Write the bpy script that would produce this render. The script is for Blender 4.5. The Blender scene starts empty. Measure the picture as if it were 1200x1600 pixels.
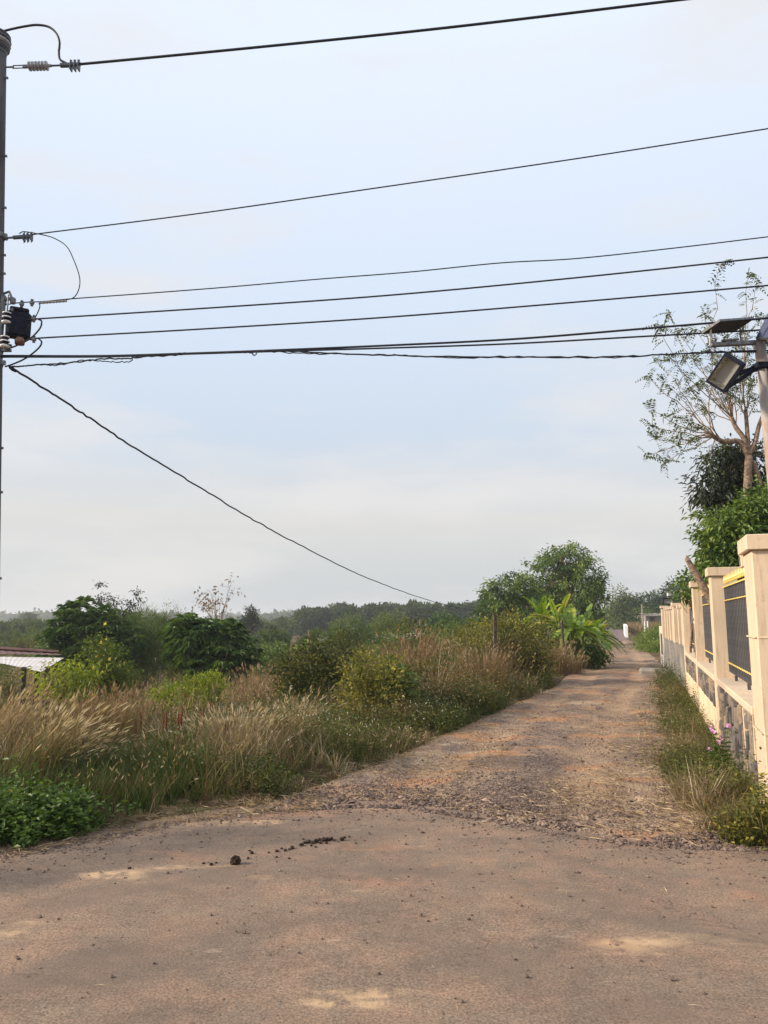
import bpy, math
import numpy as np
from mathutils import Vector, Matrix

# ------------------------------------------------------------------ camera
scene = bpy.context.scene
COL = scene.collection
EYE = 1.65
PITCH = math.radians(8.13)
FPX = 1155.0                       # focal length in pixels of the 1200 x 1600 frame
cd = bpy.data.cameras.new('camera')
cd.sensor_fit = 'VERTICAL'; cd.sensor_height = 32.0; cd.lens = 32.0 * FPX / 1600.0
cd.clip_start = 0.05; cd.clip_end = 9000
cam = bpy.data.objects.new('camera', cd); COL.objects.link(cam)
cam.location = (0, 0, EYE); cam.rotation_euler = (math.pi / 2 + PITCH, 0, 0)
scene.camera = cam

# ------------------------------------------------------------------ light
SUN_EL = math.radians(27)
SUN_AZ = math.atan2(-0.985, -0.12)           # from +Y towards +X
SDIR = Vector((math.cos(SUN_EL) * math.sin(SUN_AZ), math.cos(SUN_EL) * math.cos(SUN_AZ), math.sin(SUN_EL)))
sl = bpy.data.lights.new('sun', 'SUN'); sl.energy = 4.6; sl.angle = math.radians(7.0); sl.color = (1.0, 0.86, 0.70)
so = bpy.data.objects.new('sun', sl); COL.objects.link(so)
so.rotation_euler = SDIR.to_track_quat('Z', 'Y').to_euler(); so.location = (-30, 10, 30)

w = bpy.data.worlds.new('World'); scene.world = w; w.use_nodes = True
wn = w.node_tree; wn.nodes.clear()
def wnode(t, **k):
    n = wn.nodes.new(t)
    for a, b in k.items(): setattr(n, a, b)
    return n
wo = wnode('ShaderNodeOutputWorld')
sky = wnode('ShaderNodeTexSky', sky_type='NISHITA', sun_disc=False, sun_elevation=SUN_EL, sun_rotation=SUN_AZ,
            air_density=1.0, dust_density=2.5, ozone_density=1.0)
bg = wnode('ShaderNodeBackground'); bg.inputs[1].default_value = 0.08
wn.links.new(sky.outputs[0], bg.inputs[0])
tc = wnode('ShaderNodeTexCoord'); sx = wnode('ShaderNodeSeparateXYZ')
wn.links.new(tc.outputs['Generated'], sx.inputs[0])
rp = wnode('ShaderNodeValToRGB')
cr = rp.color_ramp
for i, (p, c) in enumerate([(0.0, (.66, .70, .735)), (.06, (.70, .725, .745)), (.13, (.80, .785, .765)), (.24, (.69, .79, .915)),
                            (.42, (.79, .90, 1.06)), (.66, (.93, 1.02, 1.16)), (1.0, (.95, 1.03, 1.17))]):
    e = cr.elements[i] if i < 2 else cr.elements.new(p)
    e.position = p; e.color = (*c, 1)
wn.links.new(sx.outputs[2], rp.inputs[0])
mp = wnode('ShaderNodeMapping'); mp.inputs['Scale'].default_value = (1.3, 1.3, 5.5)
wn.links.new(tc.outputs['Generated'], mp.inputs[0])
nz = wnode('ShaderNodeTexNoise'); nz.inputs['Scale'].default_value = 1.9; nz.inputs['Detail'].default_value = 5; nz.inputs['Roughness'].default_value = .5
wn.links.new(mp.outputs[0], nz.inputs[0])
cmr = wnode('ShaderNodeMapRange'); cmr.inputs[1].default_value = .44; cmr.inputs[2].default_value = .66
cmr.interpolation_type = 'SMOOTHSTEP'
wn.links.new(nz.outputs[0], cmr.inputs[0])
cm = wnode('ShaderNodeMix', data_type='RGBA'); cm.inputs[7].default_value = (.93, .895, .875, 1)
cs = wnode('ShaderNodeMath', operation='MULTIPLY'); cs.inputs[1].default_value = .62
wn.links.new(cmr.outputs[0], cs.inputs[0]); wn.links.new(cs.outputs[0], cm.inputs[0]); wn.links.new(rp.outputs[0], cm.inputs[6])
bg2 = wnode('ShaderNodeBackground'); bg2.inputs[1].default_value = 0.755
wn.links.new(cm.outputs[2], bg2.inputs[0])
ms = wnode('ShaderNodeMixShader'); ms.inputs[0].default_value = .88          # thin veil of high cloud over the clear sky
wn.links.new(bg.outputs[0], ms.inputs[1]); wn.links.new(bg2.outputs[0], ms.inputs[2]); wn.links.new(ms.outputs[0], wo.inputs[0])

vs = scene.view_settings
vs.view_transform = 'Standard'; vs.look = 'None'; vs.gamma = 1.0; vs.use_curve_mapping = False; vs.exposure = 0.42
scene.render.engine = 'CYCLES'
scene.cycles.max_bounces = 4; scene.cycles.diffuse_bounces = 2; scene.cycles.transmission_bounces = 3; scene.cycles.transparent_max_bounces = 8
scene.cycles.volume_bounces = 0; scene.cycles.use_denoising = True; scene.cycles.denoising_prefilter = 'ACCURATE'

# ------------------------------------------------------------------ pixel <-> world helpers (1200 x 1600 frame)
CP, SP = math.cos(PITCH), math.sin(PITCH)
FH = FPX / CP                                # focal length along the horizon line
def ray(px, py):
    u = 800.0 - py
    fw = FPX * CP - u * SP; up = FPX * SP + u * CP
    return (px - 600.0) / fw, up / fw        # x and z per metre of depth
def at(px, py, D):
    a, b = ray(px, py); return np.array((a * D, D, EYE + b * D))
def gx(px, D):
    x = (px - 600.0) / FH * D; return np.array((x, D, float(zt(x, D))))

def sstep(a, b, x):
    t = np.clip((np.asarray(x, float) - a) / (b - a), 0, 1); return t * t * (3 - 2 * t)
def hash2(i, j, seed):
    v = np.sin(i * 127.1 + j * 311.7 + seed * 74.7) * 43758.5453; return v - np.floor(v)
def vnoise(x, y, seed=0):
    x = np.asarray(x, float); y = np.asarray(y, float)
    i = np.floor(x); j = np.floor(y); f = x - i; g = y - j
    f = f * f * (3 - 2 * f); g = g * g * (3 - 2 * g)
    a = hash2(i, j, seed); b = hash2(i + 1, j, seed); c = hash2(i, j + 1, seed); d = hash2(i + 1, j + 1, seed)
    return (a * (1 - f) + b * f) * (1 - g) + (c * (1 - f) + d * f) * g
def fbm(x, y, seed=0, o=3):
    s = 0; a = .5
    for k in range(o): s = s + a * vnoise(x * 2 ** k, y * 2 ** k, seed + k); a *= .5
    return s

# ------------------------------------------------------------------ ground plan
RE = np.array([(-300, -90), (-40, -17), (-12, -.6), (-6, 3.25), (-2.7, 5.49), (-2.21, 5.84), (-1.6, 6.42), (-.84, 6.78), (.11, 6.9), (1.04, 6.31),
               (1.42, 5.9), (2.78, 5.64), (6, 5.2), (14, 3), (40, -8), (300, -80)], float)
_ex = np.concatenate([np.linspace(-300, -8, 80), np.arange(-7.98, 8, .02), np.linspace(8.02, 300, 80)]); _ey = np.interp(_ex, RE[:, 0], RE[:, 1])
_k = np.exp(-(np.arange(-40, 41) * .02 / .28) ** 2); _k /= _k.sum(); _in = (_ex > -7) & (_ex < 7)
_ey[_in] = np.convolve(_ey, _k, 'same')[_in] + (.11 * (fbm(_ex[_in] * 1.3, _ex[_in] * 0 + 3.3, 91) - .44) + .05 * (fbm(_ex[_in] * 6, _ex[_in] * 0 + 1.7, 93) - .44))
def ye(x): return np.interp(x, _ex, _ey)
LY = np.array([4.5, 5.6, 6.78, 8.88, 12.4, 18.4, 26.1, 35, 45, 60, 75, 95, 130, 200], float)
LX = np.array([-1.2, -1.2, -.95, .15, 1.67, 4.36, 6.9, 9.7, 12.7, 17.3, 22, 28, 37, 54], float)
RY = np.array([4.5, 5.6, 6.6, 8.5, 14.6, 20.7, 26.1, 35.6, 45, 60, 75, 95, 130, 200], float)
RX = np.array([6.0, 4.4, 2.5, 2.98, 5.08, 7.4, 9.5, 12.4, 15.0, 19.3, 24.0, 30.3, 40, 57], float)
def lane_l(y): return np.interp(y, LY, LX)
def lane_r(y): return np.interp(y, RY, RX)
def track_dist(x, y):
    x = np.asarray(x, float); y = np.asarray(y, float)
    dl = np.maximum(np.maximum(lane_l(y) - x, x - lane_r(y)), 0) * .92
    dr = np.maximum(y - ye(x), 0) * .82
    return np.where(y > 5, np.minimum(dl, dr), dr)
def zt(x, y):
    x = np.asarray(x, float); y = np.asarray(y, float)
    s = track_dist(x, y)
    mid = .5 * (lane_l(y) + lane_r(y))
    left = sstep(.2, -.6, x - mid)
    z = -.035 + .075 * sstep(0.0, .45, s) + (fbm(x * 2.3, y * 2.3, 3) - .44) * .09 * sstep(0, .6, s)
    z = z - left * 1.75 * sstep(.9, 11.5, s)
    z = z + (fbm(x * .25, y * .25, 9) - .44) * .5 * sstep(3, 12, s)
    z = z - left * 1.6 * sstep(60, 400, y)
    return z

# ------------------------------------------------------------------ mesh collector
class Geo:
    def __init__(s): s.V = []; s.T = []; s.M = []; s.A = []; s.n = 0
    def add(s, v, t, mat=0, tint=.5):
        v = np.asarray(v, float).reshape(-1, 3); t = np.asarray(t, int).reshape(-1, 3)
        s.V.append(v); s.T.append(t + s.n); s.n += len(v)
        s.M.append(np.broadcast_to(np.asarray(mat, int), (len(t),))); s.A.append(np.broadcast_to(np.asarray(tint, float), (len(t),)))
        return s
    def quad(s, a, b, c, d, mat=0, tint=.5): return s.add([a, b, c, d], [(0, 1, 2), (0, 2, 3)], mat, tint)
    def box(s, c, size, rot=None, bev=0.0, mat=0, tint=.5):
        h = np.asarray(size, float) / 2; c = np.asarray(c, float)
        b = min(bev, h.min() * .6)
        if b <= 0:
            v = np.array([(x, y, z) for x in (-1, 1) for y in (-1, 1) for z in (-1, 1)], float) * h
            q = [(0, 1, 3, 2), (4, 6, 7, 5), (0, 4, 5, 1), (2, 3, 7, 6), (0, 2, 6, 4), (1, 5, 7, 3)]
            t = [x for a in q for x in ((a[0], a[1], a[2]), (a[0], a[2], a[3]))]
        else:
            v = []; idx = {}
            for x in (-1, 1):
                for y in (-1, 1):
                    for z in (-1, 1):
                        for ax in range(3):
                            p = np.array((x, y, z), float) * (h - b); p[ax] = (x, y, z)[ax] * h[ax]
                            idx[(x, y, z, ax)] = len(v); v.append(p)
            v = np.array(v); t = []
            def face(ids):
                P = v[ids]; nrm = np.cross(P[1] - P[0], P[2] - P[0])
                if np.dot(nrm, P.mean(0)) < 0: ids = ids[::-1]
                for k in range(1, len(ids) - 1): t.append((ids[0], ids[k], ids[k + 1]))
            S = (-1, 1)
            for ax in range(3):
                o = [k for k in range(3) if k != ax]
                for sg in S:
                    ids = []
                    for u_, w_ in ((-1, -1), (1, -1), (1, 1), (-1, 1)):
                        k = [0, 0, 0]; k[ax] = sg; k[o[0]] = u_; k[o[1]] = w_; ids.append(idx[(*k, ax)])
                    face(ids)
                for u_ in S:
                    for w_ in S:
                        k0 = [0, 0, 0]; k0[o[0]] = u_; k0[o[1]] = w_; k1 = list(k0); k0[ax] = -1; k1[ax] = 1
                        face([idx[(*k0, o[0])], idx[(*k1, o[0])], idx[(*k1, o[1])], idx[(*k0, o[1])]])
            for x in S:
                for y in S:
                    for z in S: face([idx[(x, y, z, 0)], idx[(x, y, z, 1)], idx[(x, y, z, 2)]])
        if rot is not None: v = v @ np.asarray(rot, float).T
        return s.add(v + c, t, mat, tint)
    def tube(s, P, R, n=6, mat=0, tint=.5, cap=True):
        P = np.asarray(P, float); m = len(P); R = np.broadcast_to(np.asarray(R, float), (m,))
        T = np.gradient(P, axis=0); T /= np.linalg.norm(T, axis=1)[:, None] + 1e-9
        ref = np.array((0, 0, 1.0)) if abs(T[0, 2]) < .9 else np.array((1.0, 0, 0))
        U = np.cross(T, ref); U /= np.linalg.norm(U, axis=1)[:, None] + 1e-9
        W = np.cross(T, U)
        a = np.arange(n) * 2 * math.pi / n
        v = P[:, None] + R[:, None, None] * (np.cos(a)[None, :, None] * U[:, None] + np.sin(a)[None, :, None] * W[:, None])
        v = v.reshape(-1, 3)
        i = np.arange(m - 1)[:, None] * n; j = np.arange(n)[None]; k = (j + 1) % n
        A_, B_, C_, D_ = (i + j).ravel(), (i + k).ravel(), (i + n + k).ravel(), (i + n + j).ravel()
        t = np.concatenate([np.stack([A_, B_, C_], 1), np.stack([A_, C_, D_], 1)])
        if cap:
            e = [(0, q + 1, q) for q in range(1, n - 1)] + [((m - 1) * n, (m - 1) * n + q, (m - 1) * n + q + 1) for q in range(1, n - 1)]
            t = np.concatenate([t, np.array(e)])
        return s.add(v, t, mat, tint)
    def lathe(s, prof, o, axis, n=14, mat=0, tint=.5):      # prof: (distance along axis, radius)
        o = np.asarray(o, float); ax = np.asarray(axis, float); ax = ax / np.linalg.norm(ax)
        ref = np.array((0, 0, 1.0)) if abs(ax[2]) < .9 else np.array((1.0, 0, 0))
        U = np.cross(ax, ref); U /= np.linalg.norm(U); W = np.cross(ax, U)
        a = np.arange(n) * 2 * math.pi / n
        v = np.concatenate([o + ax * d + r * (np.cos(a)[:, None] * U + np.sin(a)[:, None] * W) for d, r in prof])
        m = len(prof)
        i = np.arange(m - 1)[:, None] * n; j = np.arange(n)[None]; k = (j + 1) % n
        A_, B_, C_, D_ = (i + j).ravel(), (i + k).ravel(), (i + n + k).ravel(), (i + n + j).ravel()
        t = np.concatenate([np.stack([A_, B_, C_], 1), np.stack([A_, C_, D_], 1)])
        e = [(0, q + 1, q) for q in range(1, n - 1)] + [((m - 1) * n, (m - 1) * n + q, (m - 1) * n + q + 1) for q in range(1, n - 1)]
        return s.add(v, np.concatenate([t, np.array(e)]), mat, tint)
    # many leaves at once: C base, D direction, L length, W width
    def leaves(s, rng, C, D, L, W, fold=.18, droop=.0, mat=0, tint=.5, mid=.45):
        C = np.asarray(C, float); N = len(C); D = D / (np.linalg.norm(D, axis=1)[:, None] + 1e-9)
        L = np.broadcast_to(np.asarray(L, float), (N,))[:, None]; W = np.broadcast_to(np.asarray(W, float), (N,))[:, None]
        up = rng.normal(0, .55, (N, 3)); up[:, 2] += 1.0
        S = np.cross(D, up); S /= np.linalg.norm(S, axis=1)[:, None] + 1e-9
        Nn = np.cross(S, D)
        z = np.array((0, 0, 1.0))
        tip = C + D * L - z * droop * L
        m_ = C + D * L * mid - z * droop * L * .25
        a = m_ + S * W * .5 + Nn * fold * W; b = m_ - S * W * .5 + Nn * fold * W
        v = np.stack([C, a, tip, b], 1).reshape(-1, 3)
        k = np.arange(N)[:, None] * 4
        t = np.concatenate([k + np.array((0, 1, 2)), k + np.array((0, 2, 3))], 1).reshape(-1, 3)
        ti = np.repeat(np.broadcast_to(np.asarray(tint, float), (N,)), 2)
        return s.add(v, t, mat, ti)
    def blades(s, rng, P, L, w, lean=.25, curve=.3, tint=.5, mat=0, az=None):
        P = np.asarray(P, float); N = len(P)
        L = np.broadcast_to(np.asarray(L, float), (N,))[:, None]; w_ = np.broadcast_to(np.asarray(w, float), (N,))[:, None]
        a = rng.uniform(0, 2 * math.pi, N) if az is None else az
        h = np.stack([np.cos(a), np.sin(a), np.zeros(N)], 1)
        b = a + rng.uniform(.9, 2.2, N)
        sd = np.stack([np.cos(b), np.sin(b), np.zeros(N)], 1)
        ln = np.abs(np.broadcast_to(np.asarray(lean, float), (N,)) * rng.uniform(.2, 1.6, N))[:, None]
        cv = np.broadcast_to(np.asarray(curve, float), (N,))[:, None] * rng.uniform(.2, 1.5, N)[:, None]
        z = np.array((0, 0, 1.0))
        def pos(q): return P + L * ((q * np.cos(ln) - cv * .55 * q * q) * z + (q * np.sin(ln) + cv * q * q) * h)
        m_ = pos(.55); tp = pos(1.0)
        v = np.stack([P - sd * w_ * .5, P + sd * w_ * .5, m_ + sd * w_ * .38, m_ - sd * w_ * .38, tp], 1).reshape(-1, 3)
        k = np.arange(N)[:, None] * 5
        t = np.concatenate([k + np.array((0, 1, 2)), k + np.array((0, 2, 3)), k + np.array((3, 2, 4))], 1).reshape(-1, 3)
        s.add(v, t, mat, np.repeat(np.broadcast_to(np.asarray(tint, float), (N,)), 3))
        return tp, tp - m_
    def mesh(s, name, mats, smooth=False, pattr=None):
        v = np.concatenate(s.V); t = np.concatenate(s.T); mi = np.concatenate(s.M); ti = np.concatenate(s.A)
        me = bpy.data.meshes.new(name)
        me.vertices.add(len(v)); me.vertices.foreach_set('co', v.astype(np.float32).ravel())
        me.loops.add(len(t) * 3); me.loops.foreach_set('vertex_index', t.astype(np.int32).ravel())
        me.polygons.add(len(t)); me.polygons.foreach_set('loop_start', (np.arange(len(t)) * 3).astype(np.int32))
        me.polygons.foreach_set('material_index', mi.astype(np.int32))
        me.polygons.foreach_set('use_smooth', np.full(len(t), smooth))
        for m in (mats if isinstance(mats, (list, tuple)) else [mats]): me.materials.append(m)
        at_ = me.attributes.new('tint', 'FLOAT', 'FACE'); at_.data.foreach_set('value', ti.astype(np.float32))
        for k, a in (pattr or {}).items():
            q = me.attributes.new(k, 'FLOAT', 'POINT'); q.data.foreach_set('value', np.asarray(a, np.float32).ravel())
        me.update(calc_edges=True)
        return me
    def build(s, name, mats, parent=None, smooth=False, loc=None, pattr=None):
        o = bpy.data.objects.new(name, s.mesh(name, mats, smooth, pattr)); COL.objects.link(o)
        if parent is not None: o.parent = parent
        if loc is not None: o.location = [float(q) for q in loc]
        return o
def tag(o, label, cat, group=None, kind=None):
    o['label'] = label; o['category'] = cat
    if group: o['group'] = group
    if kind: o['kind'] = kind
    return o
def thing(name, label, cat, loc=(0, 0, 0), rz=0.0, group=None):
    o = bpy.data.objects.new(name, None); COL.objects.link(o)
    o.location = [float(q) for q in loc]; o.rotation_euler = (0, 0, rz); o.empty_display_size = .2
    return tag(o, label, cat, group)
def inst(name, me, parent=None, loc=(0, 0, 0), rot=None, scale=None):
    o = bpy.data.objects.new(name, me); COL.objects.link(o)
    if parent is not None: o.parent = parent
    o.location = [float(q) for q in loc]
    if rot is not None: o.rotation_euler = rot
    if scale is not None: o.scale = scale if hasattr(scale, '__len__') else (scale,) * 3
    return o
def copy_tree(o, parent=None):
    c = o.copy(); COL.objects.link(c); c.parent = parent
    for ch in list(o.children): copy_tree(ch, c)
    return c
def rotz(a): c, s_ = math.cos(a), math.sin(a); return np.array([(c, -s_, 0), (s_, c, 0), (0, 0, 1)])
def frame(d, up=(0, 0, 1)):                # rotation whose local -Z... columns: x side, y along d, z up
    d = np.asarray(d, float); d = d / np.linalg.norm(d); x = np.cross(d, up); x /= np.linalg.norm(x); z = np.cross(x, d)
    return np.stack([x, d, z], 1)

# ------------------------------------------------------------------ materials
class NT:
    def __init__(s, name):
        s.m = bpy.data.materials.new(name); s.m.use_nodes = True; s.t = s.m.node_tree
        s.b = s.t.nodes['Principled BSDF']; s.o = s.t.nodes['Material Output']; s._tc = None
    def n(s, ty, **k):
        q = s.t.nodes.new(ty)
        for a, b in k.items(): setattr(q, a, b)
        return q
    def l(s, a, b): s.t.links.new(a, b)
    def co(s, scale=(1, 1, 1), kind='Object', rot=(0, 0, 0)):
        if s._tc is None: s._tc = s.n('ShaderNodeTexCoord')
        m = s.n('ShaderNodeMapping'); m.inputs['Scale'].default_value = scale; m.inputs['Rotation'].default_value = rot
        s.l(s._tc.outputs[kind], m.inputs[0]); return m.outputs[0]
    def noise(s, sc, det=3, rough=.55, vec=None, dist=0.0):
        q = s.n('ShaderNodeTexNoise'); q.inputs['Scale'].default_value = sc; q.inputs['Detail'].default_value = det
        q.inputs['Roughness'].default_value = rough; q.inputs['Distortion'].default_value = dist
        s.l(vec if vec is not None else s.co(), q.inputs[0]); return q.outputs[0]
    def vor(s, sc, vec=None, feature='F1', out=0):
        q = s.n('ShaderNodeTexVoronoi', feature=feature); q.inputs['Scale'].default_value = sc
        s.l(vec if vec is not None else s.co(), q.inputs[0]); return q.outputs[out]
    def attr(s, name): q = s.n('ShaderNodeAttribute', attribute_name=name); return q.outputs['Fac']
    def rng(s, v, a, b, c=0.0, d=1.0, smooth=True):
        q = s.n('ShaderNodeMapRange'); q.inputs[1].default_value = a; q.inputs[2].default_value = b; q.inputs[3].default_value = c; q.inputs[4].default_value = d
        if smooth: q.interpolation_type = 'SMOOTHSTEP'
        s.l(v, q.inputs[0]); return q.outputs[0]
    def ramp(s, v, stops):
        q = s.n('ShaderNodeValToRGB'); c = q.color_ramp
        for i, (p, col) in enumerate(stops):
            e = c.elements[i] if i < 2 else c.elements.new(p)
            e.position = p; e.color = (*col, 1)
        s.l(v, q.inputs[0]); return q.outputs[0]
    def mix(s, f, a, b, mode='MIX'):
        q = s.n('ShaderNodeMix', data_type='RGBA', blend_type=mode)
        for k, v in ((0, f), (6, a), (7, b)):
            if hasattr(v, 'is_output') or hasattr(v, 'links'): s.l(v, q.inputs[k])
            elif k == 0: q.inputs[0].default_value = v
            else: q.inputs[k].default_value = (*v, 1)
        return q.outputs[2]
    def math(s, op, a, b=0.0):
        q = s.n('ShaderNodeMath', operation=op)
        for k, v in ((0, a), (1, b)):
            if hasattr(v, 'links'): s.l(v, q.inputs[k])
            else: q.inputs[k].default_value = v
        return q.outputs[0]
    def base(s, v):
        if hasattr(v, 'links'): s.l(v, s.b.inputs['Base Color'])
        else: s.b.inputs['Base Color'].default_value = (*v, 1)
    def bump(s, v, strength=.3, dist=.01):
        q = s.n('ShaderNodeBump'); q.inputs['Strength'].default_value = strength; q.inputs['Distance'].default_value = dist
        s.l(v, q.inputs['Height']); s.l(q.outputs[0], s.b.inputs['Normal'])
    def set(s, rough=.8, metal=0.0, spec=.3):
        s.b.inputs['Roughness'].default_value = rough; s.b.inputs['Metallic'].default_value = metal
        s.b.inputs['Specular IOR Level'].default_value = spec; return s
def leaf_mat(name, stops, rough=.5, trans=.32, spec=.35):
    q = NT(name); q.set(rough, 0, spec)
    c = q.ramp(q.attr('tint'), stops); q.base(c)
    t = q.n('ShaderNodeBsdfTranslucent')
    c2 = q.mix(1.0, c, (1.25, 1.2, .55), 'MULTIPLY'); q.l(c2, t.inputs[0])
    m = q.n('ShaderNodeMixShader'); m.inputs[0].default_value = trans
    q.l(q.b.outputs[0], m.inputs[1]); q.l(t.outputs[0], m.inputs[2]); q.l(m.outputs[0], q.o.inputs[0])
    return q.m
def plain(name, col, rough=.7, metal=0.0, spec=.3, var=.25, sc=20, bump=0.0):
    q = NT(name); q.set(rough, metal, spec)
    n = q.noise(sc, 4)
    q.base(q.mix(q.rng(n, .3, .7), tuple(c * (1 - var) for c in col), tuple(min(1, c * (1 + var)) for c in col)))
    if bump: q.bump(n, bump, .01)
    return q.m
def tintmat(name, stops, rough=.8, spec=.25, rnd=False):
    q = NT(name); q.set(rough, 0, spec)
    if rnd:
        oi = q.n('ShaderNodeObjectInfo'); f = oi.outputs['Random']
    else: f = q.attr('tint')
    c = q.ramp(f, stops)
    n = q.noise(45, 4); c = q.mix(.55, c, q.ramp(n, [(.25, (.45, .45, .45)), (.75, (1.35, 1.35, 1.35))]), 'MULTIPLY')
    q.base(c); q.bump(n, .5, .006)
    return q.m
M = {}
GRASS = [(0, (.020, .042, .008)), (.2, (.050, .085, .015)), (.4, (.105, .120, .030)), (.55, (.135, .092, .046)), (.72, (.245, .168, .098)), (.88, (.41, .315, .205)), (1, (.60, .51, .37))]
M['grass'] = leaf_mat('grass', GRASS, .65, .22, .15)
M['plume'] = leaf_mat('grass_plume', [(0, (.17, .09, .058)), (.35, (.28, .185, .12)), (.7, (.45, .345, .235)), (1, (.68, .58, .43))], .8, .3, .1)
M['red_spike'] = leaf_mat('red_spike', [(0, (.13, .035, .022)), (1, (.28, .10, .06))], .8, .2, .1)
M['mango'] = leaf_mat('mango_leaf', [(0, (.012, .032, .008)), (.5, (.044, .095, .020)), (1, (.12, .19, .045))], .5, .25, .3)
M['feather'] = leaf_mat('feathery_leaf', [(0, (.035, .065, .020)), (.6, (.09, .145, .045)), (1, (.19, .235, .08))], .6, .35, .2)
M['broad'] = leaf_mat('broad_leaf', [(0, (.024, .056, .011)), (.5, (.085, .150, .028)), (1, (.20, .27, .052))], .5, .30, .35)
M['bright'] = leaf_mat('bright_leaf', [(0, (.055, .09, .010)), (.5, (.16, .215, .022)), (1, (.32, .35, .045))], .5, .4, .3)
M['olive'] = leaf_mat('olive_leaf', [(0, (.030, .042, .010)), (.45, (.085, .100, .020)), (.8, (.18, .175, .035)), (1, (.36, .31, .06))], .55, .35, .3)
M['dark'] = leaf_mat('dark_leaf', [(0, (.012, .020, .010)), (.6, (.028, .040, .018)), (1, (.06, .06, .03))], .5, .22, .35)
M['pinnate'] = leaf_mat('pinnate_leaf', [(0, (.05, .075, .03)), (.6, (.09, .12, .05)), (1, (.17, .19, .08))], .6, .35, .2)
M['weed'] = leaf_mat('weed_leaf', [(0, (.018, .048, .008)), (.5, (.060, .120, .016)), (1, (.13, .20, .034))], .5, .32, .35)
M['far'] = leaf_mat('far_leaf', [(0, (.022, .044, .014)), (.5, (.058, .095, .026)), (1, (.13, .165, .05))], .65, .25, .15)
M['dry_leaf'] = leaf_mat('dry_leaf', [(0, (.10, .065, .035)), (1, (.30, .20, .10))], .8, .25, .1)
M['banana'] = leaf_mat('banana_leaf', [(0, (.06, .13, .012)), (.55, (.17, .28, .028)), (.85, (.36, .43, .06)), (1, (.55, .46, .12))], .42, .42, .4)
M['flower_y'] = leaf_mat('yellow_flower', [(0, (.75, .55, .05)), (1, (.85, .75, .22))], .6, .3, .2)
M['flower_p'] = leaf_mat('pink_flower', [(0, (.62, .22, .60)), (1, (.80, .46, .80))], .6, .3, .2)
M['flower_r'] = leaf_mat('red_flower', [(0, (.62, .03, .05)), (1, (.75, .08, .10))], .6, .3, .2)
M['flower_w'] = leaf_mat('white_flower', [(0, (.7, .68, .6)), (1, (.85, .85, .8))], .6, .3, .2)
M['bark'] = plain('bark', (.16, .105, .07), .9, var=.45, sc=14, bump=.8)
M['bark_pale'] = plain('pale_bark', (.235, .165, .115), .9, var=.5, sc=22, bump=1.0)
M['twig'] = plain('twig', (.20, .15, .10), .9, var=.3)
M['stemgreen'] = plain('green_stem', (.14, .16, .05), .7, var=.4, sc=9)
M['gold'] = plain('gold_paint', (.78, .56, .14), .45, 0.0, .5, var=.12)
M['iron'] = plain('iron_bar', (.075, .072, .074), .55, 0.1, .4, var=.2)
M['cable'] = plain('cable', (.022, .024, .034), .6, 0, .3, var=.2)
M['alu'] = plain('aluminium_wire', (.26, .26, .25), .5, .6, .4, var=.2)
M['steel'] = plain('galvanised_steel', (.17, .175, .18), .55, .5, .4, var=.35, sc=30)
M['porcelain'] = plain('porcelain', (.30, .32, .34), .3, 0, .5, var=.1)
M['porcelain_dark'] = plain('dark_porcelain', (.06, .065, .085), .3, 0, .5, var=.2)
M['white'] = plain('white_paint', (.74, .73, .70), .6, var=.1, sc=8)
M['black'] = plain('black_paint', (.012, .014, .026), .6, 0, .08, var=.3)
M['wood'] = plain('weathered_wood', (.075, .055, .042), .9, var=.5, sc=18, bump=.6)
M['soil'] = plain('dark_soil', (.035, .021, .014), .95, var=.5, sc=60, bump=.9)
M['stone'] = tintmat('rubble_stone', [(0, (.07, .065, .062)), (.3, (.16, .14, .125)), (.55, (.26, .205, .155)), (.75, (.11, .098, .096)), (1, (.40, .29, .18))], .85, rnd=True)
M['gravel'] = tintmat('gravel', [(0, (.065, .048, .042)), (.45, (.155, .110, .090)), (.8, (.26, .185, .145)), (1, (.42, .32, .25))], .9)
M['straw'] = tintmat('straw', [(0, (.16, .10, .055)), (.5, (.32, .22, .12)), (1, (.55, .44, .28))], .9)
# ------------------------------------------------------------------ ground, road, lane
def grid_mesh(name, X, Y, Z, mat, pattr=None, smooth=True):
    ny, nx = X.shape
    v = np.stack([X, Y, Z], 2).reshape(-1, 3)
    i = (np.arange(ny - 1)[:, None] * nx + np.arange(nx - 1)[None]).ravel()
    t = np.concatenate([np.stack([i, i + 1, i + nx + 1], 1), np.stack([i, i + nx + 1, i + nx], 1)])
    g = Geo(); g.add(v, t)
    return g.build(name, mat, smooth=smooth, pattr={k: np.asarray(a).ravel() for k, a in (pattr or {}).items()})

q = NT('field_soil'); q.set(.95, 0, .1)
c = q.ramp(q.noise(.35, 5), [(.3, (.045, .032, .018)), (.5, (.085, .058, .032)), (.7, (.15, .105, .06))])
c = q.mix(q.rng(q.noise(7, 4), .45, .7), c, (.20, .145, .08)); c = q.mix(q.rng(q.noise(1.7, 3), .55, .7), c, (.055, .06, .02))
q.base(c); q.bump(q.noise(12, 4), .6, .05); M['field'] = q.m
u = np.linspace(-1, 1, 270); a_ = math.asinh(2500 / 3.0)
xs = 1 + 3 * np.sinh(u * a_); ys = 9 + 3 * np.sinh(np.linspace(-.62, 1, 240) * math.asinh(3800 / 3.0))
X, Y = np.meshgrid(xs, ys)
tag(grid_mesh('ground', X, Y, zt(X, Y), M['field']), 'brown overgrown field soil falling away from the lane', 'ground', kind='structure')

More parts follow.
